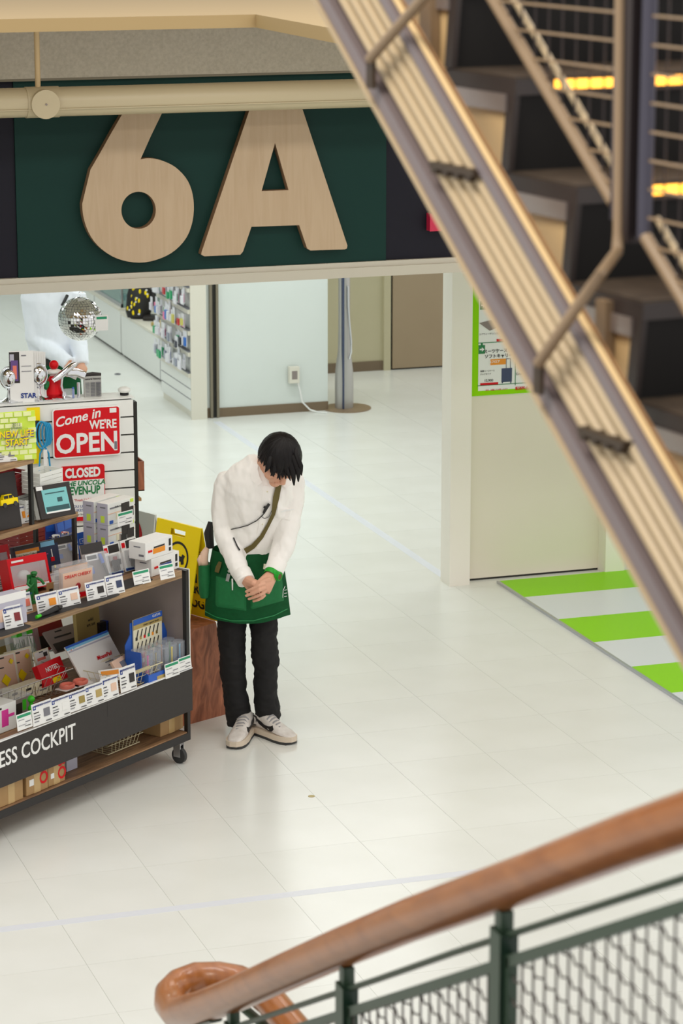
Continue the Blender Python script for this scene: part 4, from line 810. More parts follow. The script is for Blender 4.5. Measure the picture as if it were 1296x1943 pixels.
# things along the top
def topitem(name, label, cat, x, y=768, dy=0, rz=0, group=None): p = G(x, y, YS+.06+dy); p.z = zt+.0125; return thing(name, label, cat, p, rz, group)
for i, (x, dy, s_, l) in enumerate(((18, .0, 1, 'chrome ball ornament at the left end of the partition top'), (46, .1, .85, 'smaller chrome ball ornament behind the standing catalogues'), (74, .0, 1.05, 'chrome ball ornament right of the standing catalogues'))):
    o = topitem('chrome_ornament', l, 'ornament', x, dy=dy, group='chrome ball ornaments')
    MB().m('chrome').lathe([(0.042*s_, 0), (.042*s_, .006), (.03*s_, .010), (.012*s_, .022), (.007*s_, .05), (.012*s_, .062), (.016*s_, .066)], 24).obj('foot', o, smooth=True)
    MB().m('chrome').ball((0, 0, .108*s_+.004), (.036*s_, .034*s_, .044*s_), 20).obj('ball', o, smooth=True)
    MB().m('chrome').tube([(.04*s_*math.cos(t), 0, .108*s_+.004+.05*s_*math.sin(t)) for t in [2*math.pi*j/32 for j in range(32)]], .0028, 8, closed=True).obj('ring', o, smooth=True)
    MB().m('chrome').box(-.06, .06, -.03, .03, -.0, .005).obj('plinth', o)
for k in range(6):
    o = topitem('catalogue', ('front catalogue of the standing row, with a purple wheel on a dark cover' if k == 0 else ('second', 'third', 'fourth', 'fifth', 'rearmost')[k-1]+' standing catalogue behind the purple wheel cover'), 'catalogue', 43+4.6*k, dy=-.03+.012*k, rz=R(-8), group='standing catalogues')
    o.rotation_euler.x = -R(4)
    MB().m('white_print').box(-.055, .055, 0, .003, 0, .235-.004*k).obj('pages', o)
    if k == 0:
        w, h = .11, .235; prints(o, [('charcoal', .0, .42, .38, .98), ('lilac', .03, .2, .8, .94), ('purple', .06, .36, .42, .82), ('coral', .14, .3, .46, .72), ('grey_print', .5, .7, .9, .92), ('grey_print', .5, .9, .7, .71), ('grey_print', .5, .9, .6, .61)], w, h); text('STAR', .03, o, (.028, -.0024, .03), 'blue_deep', bold=.001)
o = topitem('plush_toy', 'red plush toy with a round red head and white collar among the chrome ornaments', 'toy', 104, dy=.05)
MB().m('sign_red').lathe([(.03, 0), (.045, .02), (.036, .07), (.02, .1)], 18).obj('body', o, smooth=True); MB().m('sign_red').ball((0, 0, .15), .022, 16).obj('head', o, smooth=True)
MB().m('white_lam').ball((0, 0, .118), (.036, .03, .014), 16).obj('collar', o, smooth=True); MB().m('white_lam').tube([(.02, 0, .11), (.07, -.01, .1), (.1, -.02, .085)], (.009, .007), 10).obj('arm', o, smooth=True); MB().m('sign_dgreen').tube([(-.03, -.01, .07), (-.05, -.03, .05)], .012, 10).obj('mitten', o, smooth=True)
o = topitem('chrome_lamp', 'chrome desk lamp with a long tilted tubular head', 'lamp', 122, dy=0)
MB().m('chrome').lathe([(.04, 0), (.04, .008), (.012, .014), (.008, .03)], 22).obj('base', o, smooth=True)
MB().m('chrome').tube([(0, 0, .02), (-.012, 0, .06), (-.006, 0, .1), (.02, 0, .12)], .0055, 10).obj('stem', o, smooth=True)
MB().m('chrome').tube([(-.05, 0, .085), (-.02, 0, .105), (.04, 0, .15), (.06, 0, .16)], [(.011, .011), (.015, .015), (.015, .015), (.008, .008)], 14).obj('head', o, smooth=True); MB().m('chrome').tube([(.02, 0, .12), (.06, 0, .118), (.1, 0, .1)], (.02, .006), 10).obj('shade_wing', o, smooth=True)
o = topitem('pen_cup', 'small chrome tube with pens right of the chrome lamp', 'cup', 150); MB().m('chrome').cyl(0, 0, 0, .07, .008, 14).obj('tube', o, smooth=True); MB().m('blue').cyl(-.026, 0, 0, .05, .005, 8).obj('pen', o); MB().m('plastic').box(-.07, -.02, -.01, .01, 0, .045).obj('plastic_bag', o, bevel=.006)
o = topitem('newspaper', 'folded grey newspaper standing upright with a curled top', 'newspaper', 177, y=765)
MB().m('newsprint').prism(rrect(-.04, .04, 0, .096, .003), 0, .018).obj('pages', o); MB().m('charcoal').tube([(-.04, .009, .1), (.0, .009, .104), (.04, .009, .098)], (.010, .008), 12).obj('curled_edge', o, smooth=True)
text('natural history', .0125, o, (0, -.0006, .084), 'charcoal', bold=.0003); prints(o, [('grey_print', .06, .3, .06+.07*j, .075+.07*j) for j in range(10)]+[('grey_print', .36, .62, .06+.07*j, .075+.07*j) for j in range(10)]+[('grey_print', .68, .94, .06+.07*j, .075+.07*j) for j in range(10)], .08, .096)
o = topitem('white_dome', 'small white dome on a black base at the right end of the partition top', 'dome', 236, y=760); MB().m('black_print').cyl(0, 0, 0, .01, .02, 20).obj('base', o, smooth=True); MB().m('white_lam').ball((0, 0, .024), (.03, .03, .016), 18).obj('dome', o, smooth=True)

# mirror ball
bc = on_y(152, 605, 12.78); o = thing('mirror_ball', 'silver mirror ball hanging from a wire hook under the beam', 'mirror ball', bc)
RB = .104; MB().m('grey_print').ball((0, 0, 0), RB-.002, 24).obj('core', o, smooth=True)
b = MB().m('mirror')
for j in range(1, 22):
    t0, t1 = math.pi*j/22.5, math.pi*(j+.9)/22.5; nn = max(5, int(46*math.sin((t0+t1)/2)))
    for i in range(nn):
        a0, a1 = 2*math.pi*i/nn, 2*math.pi*(i+.9)/nn; dr = [random.uniform(-.0014, .0014) for _ in range(4)]
        vs = [b.bm.verts.new(((RB+d_)*math.sin(t)*math.cos(a_), (RB+d_)*math.sin(t)*math.sin(a_), (RB+d_)*math.cos(t))) for (t, a_), d_ in zip(((t0, a0), (t1, a0), (t1, a1), (t0, a1)), dr)]
        b.face(vs)
b.obj('mirror_tiles', o, kind='stuff')
MB().m('chrome').tube([(0, 0, RB-.004), (.004, 0, RB+.012), (-.003, 0, RB+.02), (.004, 0, RB+.03), (.0, 0, RB+.05), (0, 0, 2.74-bc.z)], .0016, 6).obj('hook_wire', o)
b = MB().m('white_print').box(.05, .112, -.10, -.099, -.045, .03); b.m('card_green').box(.056, .106, -.101, -.1, .01, .022); b.obj('price_tag', o, kind='stuff')
MB().m('white_print').hexa([(-.018, -.06, .072), (.012, -.06, .072), (.012, -.055, .072), (-.018, -.055, .072), (-.018, -.036, .102), (.012, -.036, .102), (.012, -.03, .102), (-.018, -.03, .102)]).obj('top_tag', o)

# ================================================================== WOOD BLOCK AND FOLDING SIGNS
bl = thing('wood_block', 'rough reddish brown wooden block standing behind the cart end', 'block', (3.32, 11.84, 0))
P0, P1 = on_z(340, 1380), on_z(434, 1354); P2, P3 = P1+Vector((-.06, .44, 0)), P0+Vector((-.22, .36, 0)); tz = .475
Q_ = [on_z(340, 1203, tz), on_z(411, 1181, tz)]; Q_ += [Q_[1]+Vector((-.0, .40, 0)), Q_[0]+Vector((-.18, .36, 0))]
oo = Vector((3.32, 11.84, 0)); b = MB().m('red_wood').hexa([P0-oo, P1-oo, P2-oo, P3-oo]+[q-oo for q in Q_])
bmesh.ops.subdivide_edges(b.bm, edges=list(b.bm.edges), cuts=5, use_grid_fill=True)
for v in b.bm.verts:
    if v.co.z > .01: v.co += Vector((noise.noise(v.co*9), noise.noise(v.co*9+Vector((5, 0, 0))), 0))*.012
b.obj('block', bl, smooth=True)
def aboard(name, label, base, ang, w, h, sp, m, hole, inner, z0):
    o = thing(name, label, 'sign', base, R(ang)); outp = []
    for s_ in (-1, 1):                                          # leaf: local x along ridge, leaning to y=s*sp at the foot
        T = Matrix(((1, 0, 0, 0), (0, 1, -s_*sp/h, s_*sp), (0, 0, 1, 0), (0, 0, 0, 1)))
        b = MB().m(m); d0, d1 = (-.005, 0) if s_ < 0 else (0, .005)
        hx, hz0, hz1 = w*.17, h-.058, h-.03
        for x0, x1, za, zb in ((-w/2, -hx, 0, h), (hx, w/2, 0, h), (-hx, hx, 0, hz0), (-hx, hx, hz1, h)): b.box(x0, x1, d0, d1, za, zb, T)
        bmesh.ops.remove_doubles(b.bm, verts=list(b.bm.verts), dist=1e-5); leaf = b.obj('leaf', o); outp.append((leaf, T))
    return o, outp
rg0, rg1 = on_z(300, 982, .93), on_z(383, 1003, .93)
bz = .478; hh = .93-bz; mid_ = (rg0+rg1)/2; ang = math.degrees(math.atan2(rg1.y-rg0.y, rg1.x-rg0.x))
wA = (rg1-rg0).length
o, lv = aboard('folding_sign', 'yellow folding warning sign with a black ring and Guard Dog lettering', (mid_.x, mid_.y, bz), ang, wA, hh, .085, 'yellow', True, True, bz)
leaf, T = lv[0]
rb = MB().m('black_print'); n_ = 40
for k in range(n_):
    a0, a1 = 2*math.pi*k/n_, 2*math.pi*(k+1)/n_; r0, r1 = .064, .075; c = Vector((.02, 0, hh-.155))
    q = [T @ (c+Vector((r*math.cos(t), -.006, r*math.sin(t)*1.0))) for r, t in ((r0, a0), (r1, a0), (r1, a1), (r0, a1))]; rb.face([rb.bm.verts.new(v) for v in q])
rb.obj('ring_print', leaf)
MB().m('black_print').prism([(.02+x*.85, hh-.155+z*.85) for x, z in ((-.05, -.02), (.03, -.014), (.034, -.03), (.056, -.024), (.05, 0), (.058, .02), (.036, .026), (.03, .012), (-.05, .02))], -.0066, -.006, T).obj('torch_print', leaf)
leaf, T = lv[1]
def ttext(s_, size, x, z, T, leaf, m='black_print', y=-.0012, bold=.001):
    t = text(s_, size, leaf, (0, 0, 0), m, bold=bold); t.matrix_local = T @ Matrix.Translation((x, y, z)) @ Matrix.Rotation(math.pi/2, 4, 'X'); return t
ttext('WARNING', .05, 0, hh*.70, T, leaf, bold=.002); ttext('BY', .022, 0, hh*.61, T, leaf); ttext('GUARD', .062, 0, hh*.30, T, leaf, bold=.002); ttext('DOG', .062, .01, hh*.14, T, leaf, bold=.002)
MB().m('black_print').prism([(.0+x*1.1, hh*.47+z*1.1) for x, z in ((-.05, -.04), (.05, -.04), (.056, .0), (.03, .03), (.036, .045), (.012, .034), (-.012, .034), (-.036, .045), (-.03, .03), (-.056, 0))], -.0014, -.0008, T).obj('dog_print', leaf)
rw0, rw1 = on_z(247, 962, .80), on_z(300, 980, .80); mw = (rw0+rw1)/2+Vector((-.05, .1, 0))
o, lv = aboard('folding_sign', 'white folding sign with a red ring standing behind the yellow one', (mw.x, mw.y, 0.0), ang, .40, .80, .10, 'white_lam', True, True, 0)
leaf, T = lv[0]
for mm, r0, r1, nm in (('sign_red', .09, .112, 'red_ring'), ('black_print', .045, .06, 'black_ring')):
    rb = MB().m(mm)
    for k in range(40):
        a0, a1 = 2*math.pi*k/40, 2*math.pi*(k+1)/40; c = Vector((.01, 0, .665))
        q = [T @ (c+Vector((r*math.cos(t), -.006, r*math.sin(t)))) for r, t in ((r0, a0), (r1, a0), (r1, a1), (r0, a1))]; rb.face([rb.bm.verts.new(v) for v in q])
    rb.obj(nm, leaf)

# ================================================================== BACK OF THE SHOP
gd = thing('gondola', 'white wall gondola with rows of hooks and beige price rails', 'shelving', (5.14, 19.06, 0))
MB().m('white_lam').box(0, .10, -.44, .42, .05, 2.0).m('shelf_white').box(.01, .10, -.43, .41, 0, .05).obj('body', gd)
MB().m('shelf_white').box(-.015, .10, -.455, -.44, .0, 2.0).obj('end_panel', gd)
for z in (.13, .205): MB().m('grey_print').box(-.001, 0, -.44, .42, z, z+.006).obj('groove', gd)
rows = (.335, .487, .639, .791, .943)
for z in rows:
    MB().m('shelf_white').box(-.03, 0, -.44, .42, z-.035, z-.004).m('grey_print').box(-.031, 0, -.44, .42, z-.004, z+.002).obj('price_rail', gd)
pc = ['p_white', 'p_pink', 'p_grey', 'p_white', 'p_dark', 'p_white', 'p_green', 'p_blue', 'p_white', 'p_pink', 'p_red', 'p_yel', 'p_grey']
protos = {}
CN = dict(p_white='white', p_pink='pink', p_grey='grey', p_dark='dark grey', p_green='green', p_blue='blue', p_red='red', p_yel='yellow')
ORD = 'first second third fourth fifth sixth seventh eighth ninth tenth eleventh twelfth thirteenth fourteenth fifteenth sixteenth seventeenth'.split()
rn = ('lowest', 'second', 'third', 'fourth', 'top')
for r_, z in enumerate(rows):
    for i in range(17):
        m = random.choice(pc); ky = m
        if ky not in protos:
            o = thing('hanging_pack', '', 'pack'); MB().m('p_white').box(-.003, 0, -.026, .026, 0, .09).obj('card_back', o); MB().m(m).box(-.016, -.003, -.02, .02, .006, .055).obj('blister', o, bevel=.003); protos[ky] = o; c = o
        else: c = dup(protos[ky])
        c.location = (5.14-random.choice((.034, .055, .08)), 18.66+.048*i+random.uniform(-.008, .008), z+.012+random.uniform(-.004, .02)); c.scale = (1, random.uniform(.9, 1.3), random.uniform(.95, 1.3))
        c['label'] = f'{CN[m]} blister pack, {ORD[i]} from the near end panel in the {rn[r_]} gondola row'; c['category'] = 'pack'; c['group'] = f'blister packs in the {rn[r_]} gondola row'
def plinth(label, y0, y1, h):
    o = thing('plinth', label, 'counter', (5.29, y0, 0)); MB().m('white_lam').box(0, .7, 0, y1-y0, .02, h-.02).obj('body', o); MB().m('shelf_white').box(-.012, .72, -.0, y1-y0, h-.02, h).obj('top', o)
    MB().m('gap_dark').box(.015, .69, .01, y1-y0-.01, 0, .02).obj('kick_board', o); MB().m('grey_print').box(-.001, 0, (y1-y0)*.3, (y1-y0)*.3+.01, .02, h-.02).obj('joint', o); return o
plinth('low white counter with trays of goods and a patterned bag on top', 19.56, 21.27, .36)
plinth('low white counter beneath the glass showcase, farther back', 21.31, 24.2, .38)
gc = thing('glass_showcase', 'glass showcase with pale green edges on the farther white counter', 'showcase', (5.31, 21.33, .3805))
MB().m('teal_glass').box(0, .006, 0, 2.8, .0, .5).box(.006, .66, 0, .006, 0, .5).box(.0, .66, 0, 2.8, .5, .506).obj('glass_panel', gc); MB().m('alu').box(-.004, .01, -.004, 2.8, 0, .03).box(-.004, .01, -.004, .01, 0, .5).obj('metal_frame', gc); MB().m('shelf_white').box(.01, .64, .01, 2.78, .2, .206).obj('glass_shelf', gc)
for k in range(12):
    x, y = 5.31+random.uniform(.06, .5), 21.5+.2*k; o = thing('showcase_item', f'small accessory inside the glass showcase, {ORD[k]} from its near end', 'accessory', (x, y, .3815), group='small goods in the glass showcase')
    MB().m(random.choice(['p_grey', 'p_dark', 'p_white', 'gold', 'p_green'])).box(-.03, .03, -.04, .04, 0, .05).obj('accessory', o, bevel=.012)
bg = thing('patterned_bag', 'black bag with yellow oval pattern leaning on the low white counter', 'bag', on_z(262, 603, .365), R(-25), rx=R(-8))
MB().m('black_print').loft([((0, 0, .0), .085, .05), ((0, 0, .04), .1, .06), ((.015, .01, .16), .11, .062), ((.04, .02, .28), .10, .055), ((.055, .02, .34), .06, .04)], 22).obj('body', bg, smooth=True)
for k in range(26):
    x, z = random.uniform(-.085, .085), .03+.27*k/26; xc = .14*z; x2 = x+xc; cyy = .07*z
    yy = cyy-.062*math.sqrt(max(.05, 1-(x/.108)**2)); MB().m('yellow' if k % 3 else 'white_print').ball((x2, yy+.001, z), (.010, .005, .019 if k % 3 else .008), 8).obj('pattern_patch', bg, smooth=True)
MB().m('black_print').tube([(.09, -.03, .06), (.13, -.03, .15), (.12, -.02, .26)], (.018, .008), 8).obj('strap', bg, smooth=True)
for k, (y, m, l) in enumerate(((19.75, 'p_blue', 'blue folded pack lying on the low white counter'), (19.95, 'end_grey', 'grey folded pouch lying on the low white counter'), (20.5, 'gold', 'tan folded pouch lying on the low white counter'), (20.8, 'charcoal', 'dark folded pouch lying on the low white counter'))):
    o = thing('folded_pouch', l, 'pouch', (5.42, y, .3605), R(20*k)); MB().m(m).box(-.07, .07, -.06, .06, 0, .035).obj('pouch', o, bevel=.012)
o = thing('baseball_cap', 'grey cap hung at the corner between counter and gondola', 'cap', (5.22, 19.54, .33)); MB().m('end_grey').ball((0, 0, 0), (.05, .06, .04), 14).obj('crown', o, smooth=True); MB().m('end_grey').ball((-.04, -.03, -.02), (.05, .04, .006), 12).obj('visor', o, smooth=True)
# ================================================================== PEOPLE
ZV_ = Vector((0, 0, 1)); RH = RT.copy()
class Fig:
    def __init__(s, base): s.base = base
    def p(s, x, y, tc=0): return on_pl(x, y, s.base+TC*tc, TC)
def seth(o, parent):                                            # world-built mesh -> child of its root
    for v in o.data.vertices: v.co -= parent.location
    o.parent = parent; return o
def hitter(objs, base):
    trees = [BVHTree.FromPolygons([v.co.copy() for v in o.data.vertices], [tuple(p.vertices) for p in o.data.polygons]) for o in objs]
    last = [base]
    def hit(x, y, off=.002):
        d = ray(x, y).normalized(); best = None
        for t in trees:
            r = t.ray_cast(EYE, d)
            if r[0] and (best is None or r[3] < best[3]): best = r
        if best is None: return on_pl(x, y, last[0], TC)-d*off
        last[0] = best[0]; return best[0]-d*off
    return hit
def ribbon(hit, pts, m, name, parent, off=.004, th=.003):
    b = MB().m(m); P = [Vector((q[0], q[1])) for q in pts]; fr, bk = [], []; dense = []
    for i in range(len(P)-1):
        for k in range(4): s_ = k/4; dense.append((P[i].lerp(P[i+1], s_), pts[i][2]*(1-s_)+pts[i+1][2]*s_))
    dense.append((P[-1], pts[-1][2])); vs = []
    for i, (c, hw) in enumerate(dense):
        t = (dense[min(i+1, len(dense)-1)][0]-dense[max(i-1, 0)][0]).normalized(); n_ = Vector((-t.y, t.x))
        a, c2 = c+n_*hw, c-n_*hw
        vs.append([b.bm.verts.new(hit(a.x, a.y, off)), b.bm.verts.new(hit(c2.x, c2.y, off)), b.bm.verts.new(hit(c2.x, c2.y, off-th)), b.bm.verts.new(hit(a.x, a.y, off-th))])
    for u, v in zip(vs, vs[1:]):
        for k in range(4): b.face([u[k], u[(k+1) % 4], v[(k+1) % 4], v[k]])
    b.face(vs[0]); b.face(vs[-1][::-1]); return seth(b.obj(name, None, smooth=True), parent)
def patch(hit, q, m, name, parent, off=.005, nu=8, nv=8):       # q: four corners of the photograph, clockwise
    b = MB().m(m); g = []
    Q = [Vector(c) for c in q]
    for j in range(nv+1):
        row = []
        for i in range(nu+1):
            u, v = i/nu, j/nv; c = (Q[0]*(1-u)+Q[1]*u)*(1-v)+(Q[3]*(1-u)+Q[2]*u)*v; e_ = i in (0, nu) or j in (0, nv)
            row.append(b.bm.verts.new(hit(c.x, c.y, -.002 if e_ else off)))
        g.append(row)
    for j in range(nv):
        for i in range(nu): b.face([g[j][i], g[j][i+1], g[j+1][i+1], g[j+1][i]])
    return seth(b.obj(name, None, smooth=True), parent)
def wrinkle(o, amp, sc=14, st=(1, 1, 1), seed=0):
    me = o.data; nn = [v.normal.copy() for v in me.vertices]
    for v, n_ in zip(me.vertices, nn):
        c = v.co; q = Vector((c.x*st[0], c.y*st[1], c.z*st[2]))*sc+Vector((seed, 0, 0))
        v.co = c+n_*amp*(noise.noise(q)+.5*noise.noise(q*2.3))
# ---------------------------------------------------------------- clerk in the foreground
base = on_z(490, 1390, 0); F = Fig(base)
g1 = thing('person', 'person bowing low in a white shirt, green waist apron and black trousers, hands clasped', 'person', base)
Hc = F.p(530, 868, .235)
fd = (RH*.26+TC*.66-ZV_*.72).normalized(); ud = (ZV_-fd*ZV_.dot(fd)+RH*.10).normalized(); ud = (ud-fd*ud.dot(fd)).normalized(); sd = fd.cross(ud)*-1
B3 = (sd, fd, ud); hp = lambda s_, f_, u_: Hc+sd*s_+fd*f_+ud*u_
b = MB().m('skin')
b.ball(Hc, (.074, .090, .098), 26, B3); b.ball(hp(0, .030, -.055), (.056, .058, .058), 20, B3); b.ball(hp(0, .062, -.098), (.027, .026, .022), 14, B3)
b.tube([hp(0, .092, .0), hp(0, .112, -.036), hp(0, .096, -.044)], [(.010, .010), (.014, .012), (.010, .008)], 10, side=sd); b.ball(hp(0, .090, -.070), (.024, .009, .009), 12, B3)
for s_ in (-1, 1):
    b.ball(hp(.035*s_, .078, .008), (.024, .014, .009), 12, B3); b.ball(hp(.033*s_, .078, -.010), (.014, .011, .009), 12, B3); b.ball(hp(.050*s_, .060, -.040), (.022, .022, .024), 12, B3)
    b.ball(hp(.080*s_, -.004, -.028), (.009, .018, .030), 14, B3); b.ball(hp(.074*s_, -.002, -.040), (.010, .013, .016), 10, B3)
b.loft([(F.p(500, 912, .07), .062, .058), (F.p(506, 894, .11), .056, .056), (hp(0, -.035, -.06), .054, .058), (hp(0, -.02, -.02), .05, .055)], 18, side=RH)
# trunk and limbs under the clothes
b.loft([(F.p(468, 1150, .0), .12, .09), (F.p(470, 1080, .0), .14, .095), (F.p(472, 1035, .01), .115, .085), (F.p(484, 965, .05), .135, .09), (F.p(492, 920, .08), .145, .085), (F.p(497, 893, .10), .10, .06)], 22, side=RH)
AL = [((431, 922), .06, .042), ((422, 955), .055, .040), ((425, 1000), .06, .038), ((439, 1045), .11, .035), ((457, 1080), .16, .030), ((469, 1102), .205, .027), ((477, 1110), .235, .030)]
AR = [((552, 912), .06, .046), ((555, 950), .07, .040), ((549, 990), .09, .038), ((541, 1025), .11, .036), ((528, 1062), .16, .030), ((518, 1086), .20, .026), ((510, 1099), .235, .030)]
for A_ in (AL, AR): b.tube([F.p(*q, t) for q, t, r in A_], [(r, r) for q, t, r in A_], 14, side=RH)
LL = [((441, 1150), -.0, .056), ((442, 1240), -.005, .044), ((446, 1290), -.005, .040), ((452, 1360), -.01, .036), ((455, 1372), -.01, .034)]
LR = [((498, 1150), -.0, .056), ((503, 1240), -.005, .044), ((504, 1290), -.005, .040), ((508, 1350), -.02, .036), ((506, 1362), -.02, .034)]
for A_ in (LL, LR): b.tube([F.p(*q, t) for q, t, r in A_], [(r, r) for q, t, r in A_], 14, side=RH)
# hands: person's right hand (left in the picture) underneath, the other closes over it
def bulk(pts): b.tube([F.p(x, y, t) for x, y, t, r in pts], [r if isinstance(r, tuple) else (r, r) for x, y, t, r in pts], 12, side=(RH*.7-ZV_*.7).normalized())
bulk([(468, 1101, .205, .027), (476, 1107, .235, (.036, .026)), (486, 1112, .262, (.042, .024)), (492, 1117, .272, (.034, .020))])
bulk([(482, 1104, .25, .012), (492, 1106, .275, .0105), (499, 1110, .285, .009)])
for k, (x, y) in enumerate(((492, 1113), (489, 1119), (484, 1123), (479, 1124))): bulk([(x, y, .27, .010), (x+8, y+5, .272, .0095), (x+12, y+9, .258, .0085)])
bulk([(517, 1090, .21, .027), (509, 1101, .25, (.034, .026)), (502, 1111, .282, (.040, .024)), (498, 1119, .296, (.038, .018))])
for pts in (((503, 1108, .300), (491, 1112, .312), (478, 1118, .304), (466, 1123, .285)), ((504, 1115, .304), (493, 1120, .318), (480, 1126, .308), (466, 1131, .286)), ((504, 1122, .300), (495, 1128, .312), (483, 1133, .302), (471, 1137, .284)), ((503, 1128, .290), (497, 1134, .300), (489, 1138, .294), (480, 1141, .280))):
    b.tube([F.p(*q) for q in pts], [(.0085, .0085), (.0082, .0082), (.0076, .0076), (.0062, .0062)], 12, side=ZV_)
bulk([(512, 1100, .268, .013), (503, 1102, .292, .011), (495, 1106, .298, .0095), (490, 1110, .296, .008)])
body = b.obj('body'); remesh(body, .0031, 2, .5); seth(body, g1)
# hair: cap and locks
hb = MB().m('hair'); cap = MB(); cap.m('hair').ball(Hc, (.088, .104, .110), 30, B3)
for f in [f for f in cap.bm.faces if (lambda d: d.dot(fd) > .25 and d.dot(ud) < .42 or d.dot(ud) < -.35 and d.dot(fd) > -.55)((f.calc_center_median()-Hc).normalized())]: cap.bm.faces.remove(f)
for v in cap.bm.verts: v.co += (v.co-Hc).normalized()*.003*noise.noise(v.co*60)
wd_ = (ud*.93-fd*.28-sd*.10).normalized(); e1 = (fd-wd_*fd.dot(wd_)).normalized(); e2 = wd_.cross(e1)
def surf(th, ph, k=1.0):
    d = wd_*math.cos(th)+(e1*math.cos(ph)+e2*math.sin(ph))*math.sin(th)
    r = 1/math.sqrt((d.dot(sd)/.088)**2+(d.dot(fd)/.104)**2+(d.dot(ud)/.110)**2); return Hc+d*r*k, d
for i in range(560):
    ph = random.uniform(-math.pi, math.pi); t0 = random.choice((.04, .1, .35, .6, .85))*random.uniform(.8, 1.2); front = abs(ph) < .95; side_ = .95 <= abs(ph) < 2.0
    tmax = 1.50+random.uniform(-.1, .12) if front else (1.75+random.uniform(-.12, .1) if side_ else 1.95+random.uniform(-.15, .1))
    t1 = min(tmax, t0+random.uniform(.7, 1.1)); pts = []; kk = random.uniform(1.0, 1.045)
    for j in range(7):
        s_ = j/6; th = t0+(t1-t0)*s_; p_, d = surf(th, ph+.18*s_*math.sin(i), kk+.018*math.sin(math.pi*s_))
        pts.append(p_)
    if front and t1 > 1.3:
        for j in range(1, 3): pts.append(pts[-1]+(-ZV_*.85+fd*.15+sd*random.uniform(-.12, .12)).normalized()*random.uniform(.009, .017))
    w_ = random.uniform(.005, .009)*(1.25 if t1-t0 > .9 else 1); N_ = len(pts)
    hb.tube(pts, [(w_*(1-.75*(j/(N_-1))**2), .0030*(1-.6*j/(N_-1))) for j in range(N_)], 6, side=(pts[1]-pts[0]).cross(pts[0]-Hc).normalized())
for (xa, ya, xm, ym, xb, yb, ww) in ((548, 868, 556, 895, 558, 921, .015), (556, 866, 566, 892, 566, 914, .014), (540, 870, 546, 896, 551, 912, .010), (562, 862, 571, 885, 572, 902, .012), (536, 872, 533, 895, 526, 908, .010), (525, 872, 520, 893, 514, 903, .011), (543, 872, 542, 893, 541, 906, .006), (515, 868, 509, 886, 503, 896, .011)):
    hb.tube([F.p(xa, ya-12, .30), F.p(xa, ya, .325), F.p(xm, ym, .335), F.p((xm+xb)/2, (ym+yb)/2, .330), F.p(xb, yb, .318)], [(ww*.8, .006), (ww, .007), (ww*.9, .006), (ww*.65, .005), (ww*.2, .002)], 10, side=RH)
hb.ball(surf(0, 0, .985)[0], .010, 10)
me_ = bpy.data.meshes.new('x'); cap.bm.to_mesh(me_); hb.bm.from_mesh(me_)
seth(hb.obj('hair', None, smooth=True), g1)
# shirt
b = MB().m('shirt')
b.loft([(F.p(470, 1052, .0), .125, .115), (F.p(472, 1030, .005), .128, .112), (F.p(478, 995, .03), .135, .115), (F.p(486, 955, .06), .152, .118), (F.p(491, 927, .085), .164, .112), (F.p(494, 906, .10), .150, .098), (F.p(495, 889, .11), .112, .082), (F.p(501, 876, .115), .074, .064)], 28, side=RH)
SL = [((430, 922), .06, .056), ((422, 955), .055, .052), ((424, 1000), .06, .050), ((438, 1045), .11, .047), ((455, 1080), .16, .043), ((465, 1099), .20, .039)]
SR = [((553, 910), .06, .056), ((555, 950), .07, .050), ((549, 990), .09, .048), ((542, 1025), .11, .050), ((529, 1060), .16, .046), ((521, 1081), .19, .041)]
for A_ in (SL, SR): b.tube([F.p(*q, t) for q, t, r in A_], [(r, r) for q, t, r in A_], 18, side=RH)
b.ball(F.p(434, 917, .065), (.056, .066, .052), 16); b.ball(F.p(550, 905, .065), (.06, .065, .055), 16)
sh = b.obj('shirt'); remesh(sh, .0055, 7, .5); wrinkle(sh, .009, 10, (1.4, 1.4, .6), 3); wrinkle(sh, .0045, 26, (1, 1, .6), 9)
for p_ in sh.data.polygons: p_.use_smooth = True
hitS = hitter([sh], base)
ribbon(hitS, [(505, 922, 5.5), (502, 960, 5.5), (496, 1000, 5.5), (488, 1042, 5)], 'shirt', 'placket', sh, off=.0035, th=.005)
patch(hitS, [(524, 957), (556, 966), (551, 990), (521, 983)], 'shirt', 'chest_pocket', sh, off=.006)
ribbon(hitS, [(486, 874, 5), (482, 890, 7), (485, 908, 8), (494, 918, 5)], 'shirt', 'collar', sh, off=.010, th=.010); ribbon(hitS, [(556, 900, 5), (548, 915, 6), (540, 924, 4)], 'shirt', 'collar', sh, off=.010, th=.010)
for q in ((507, 933), (498, 995), (487, 1037)):
    c = hitS(*q, .005); seth(MB().m('ivory').ball(c, .0034, 8).obj('button', None, smooth=True), sh)
for A_, nm in ((SL, 0), (SR, 1)):
    p1, p0 = F.p(*A_[-1][0], A_[-1][1]), F.p(*A_[-2][0], A_[-2][1]); d = (p1-p0).normalized(); r = A_[-1][2]
    seth(MB().m('shirt').tube([p1-d*.045, p1-d*.04, p1+d*.012, p1+d*.016], [(r+.001, r+.001), (r+.004, r+.004), (r+.002, r+.002), (r-.008, r-.008)], 22, side=RH).obj('cuff', None, smooth=True), sh)
for c_ in list(sh.children): pass
# children were stored relative to the shirt origin (world): bring everything under the person
for v in sh.data.vertices: v.co -= base
sh.parent = g1
for c_ in sh.children:
    for v in c_.data.vertices: v.co -= base
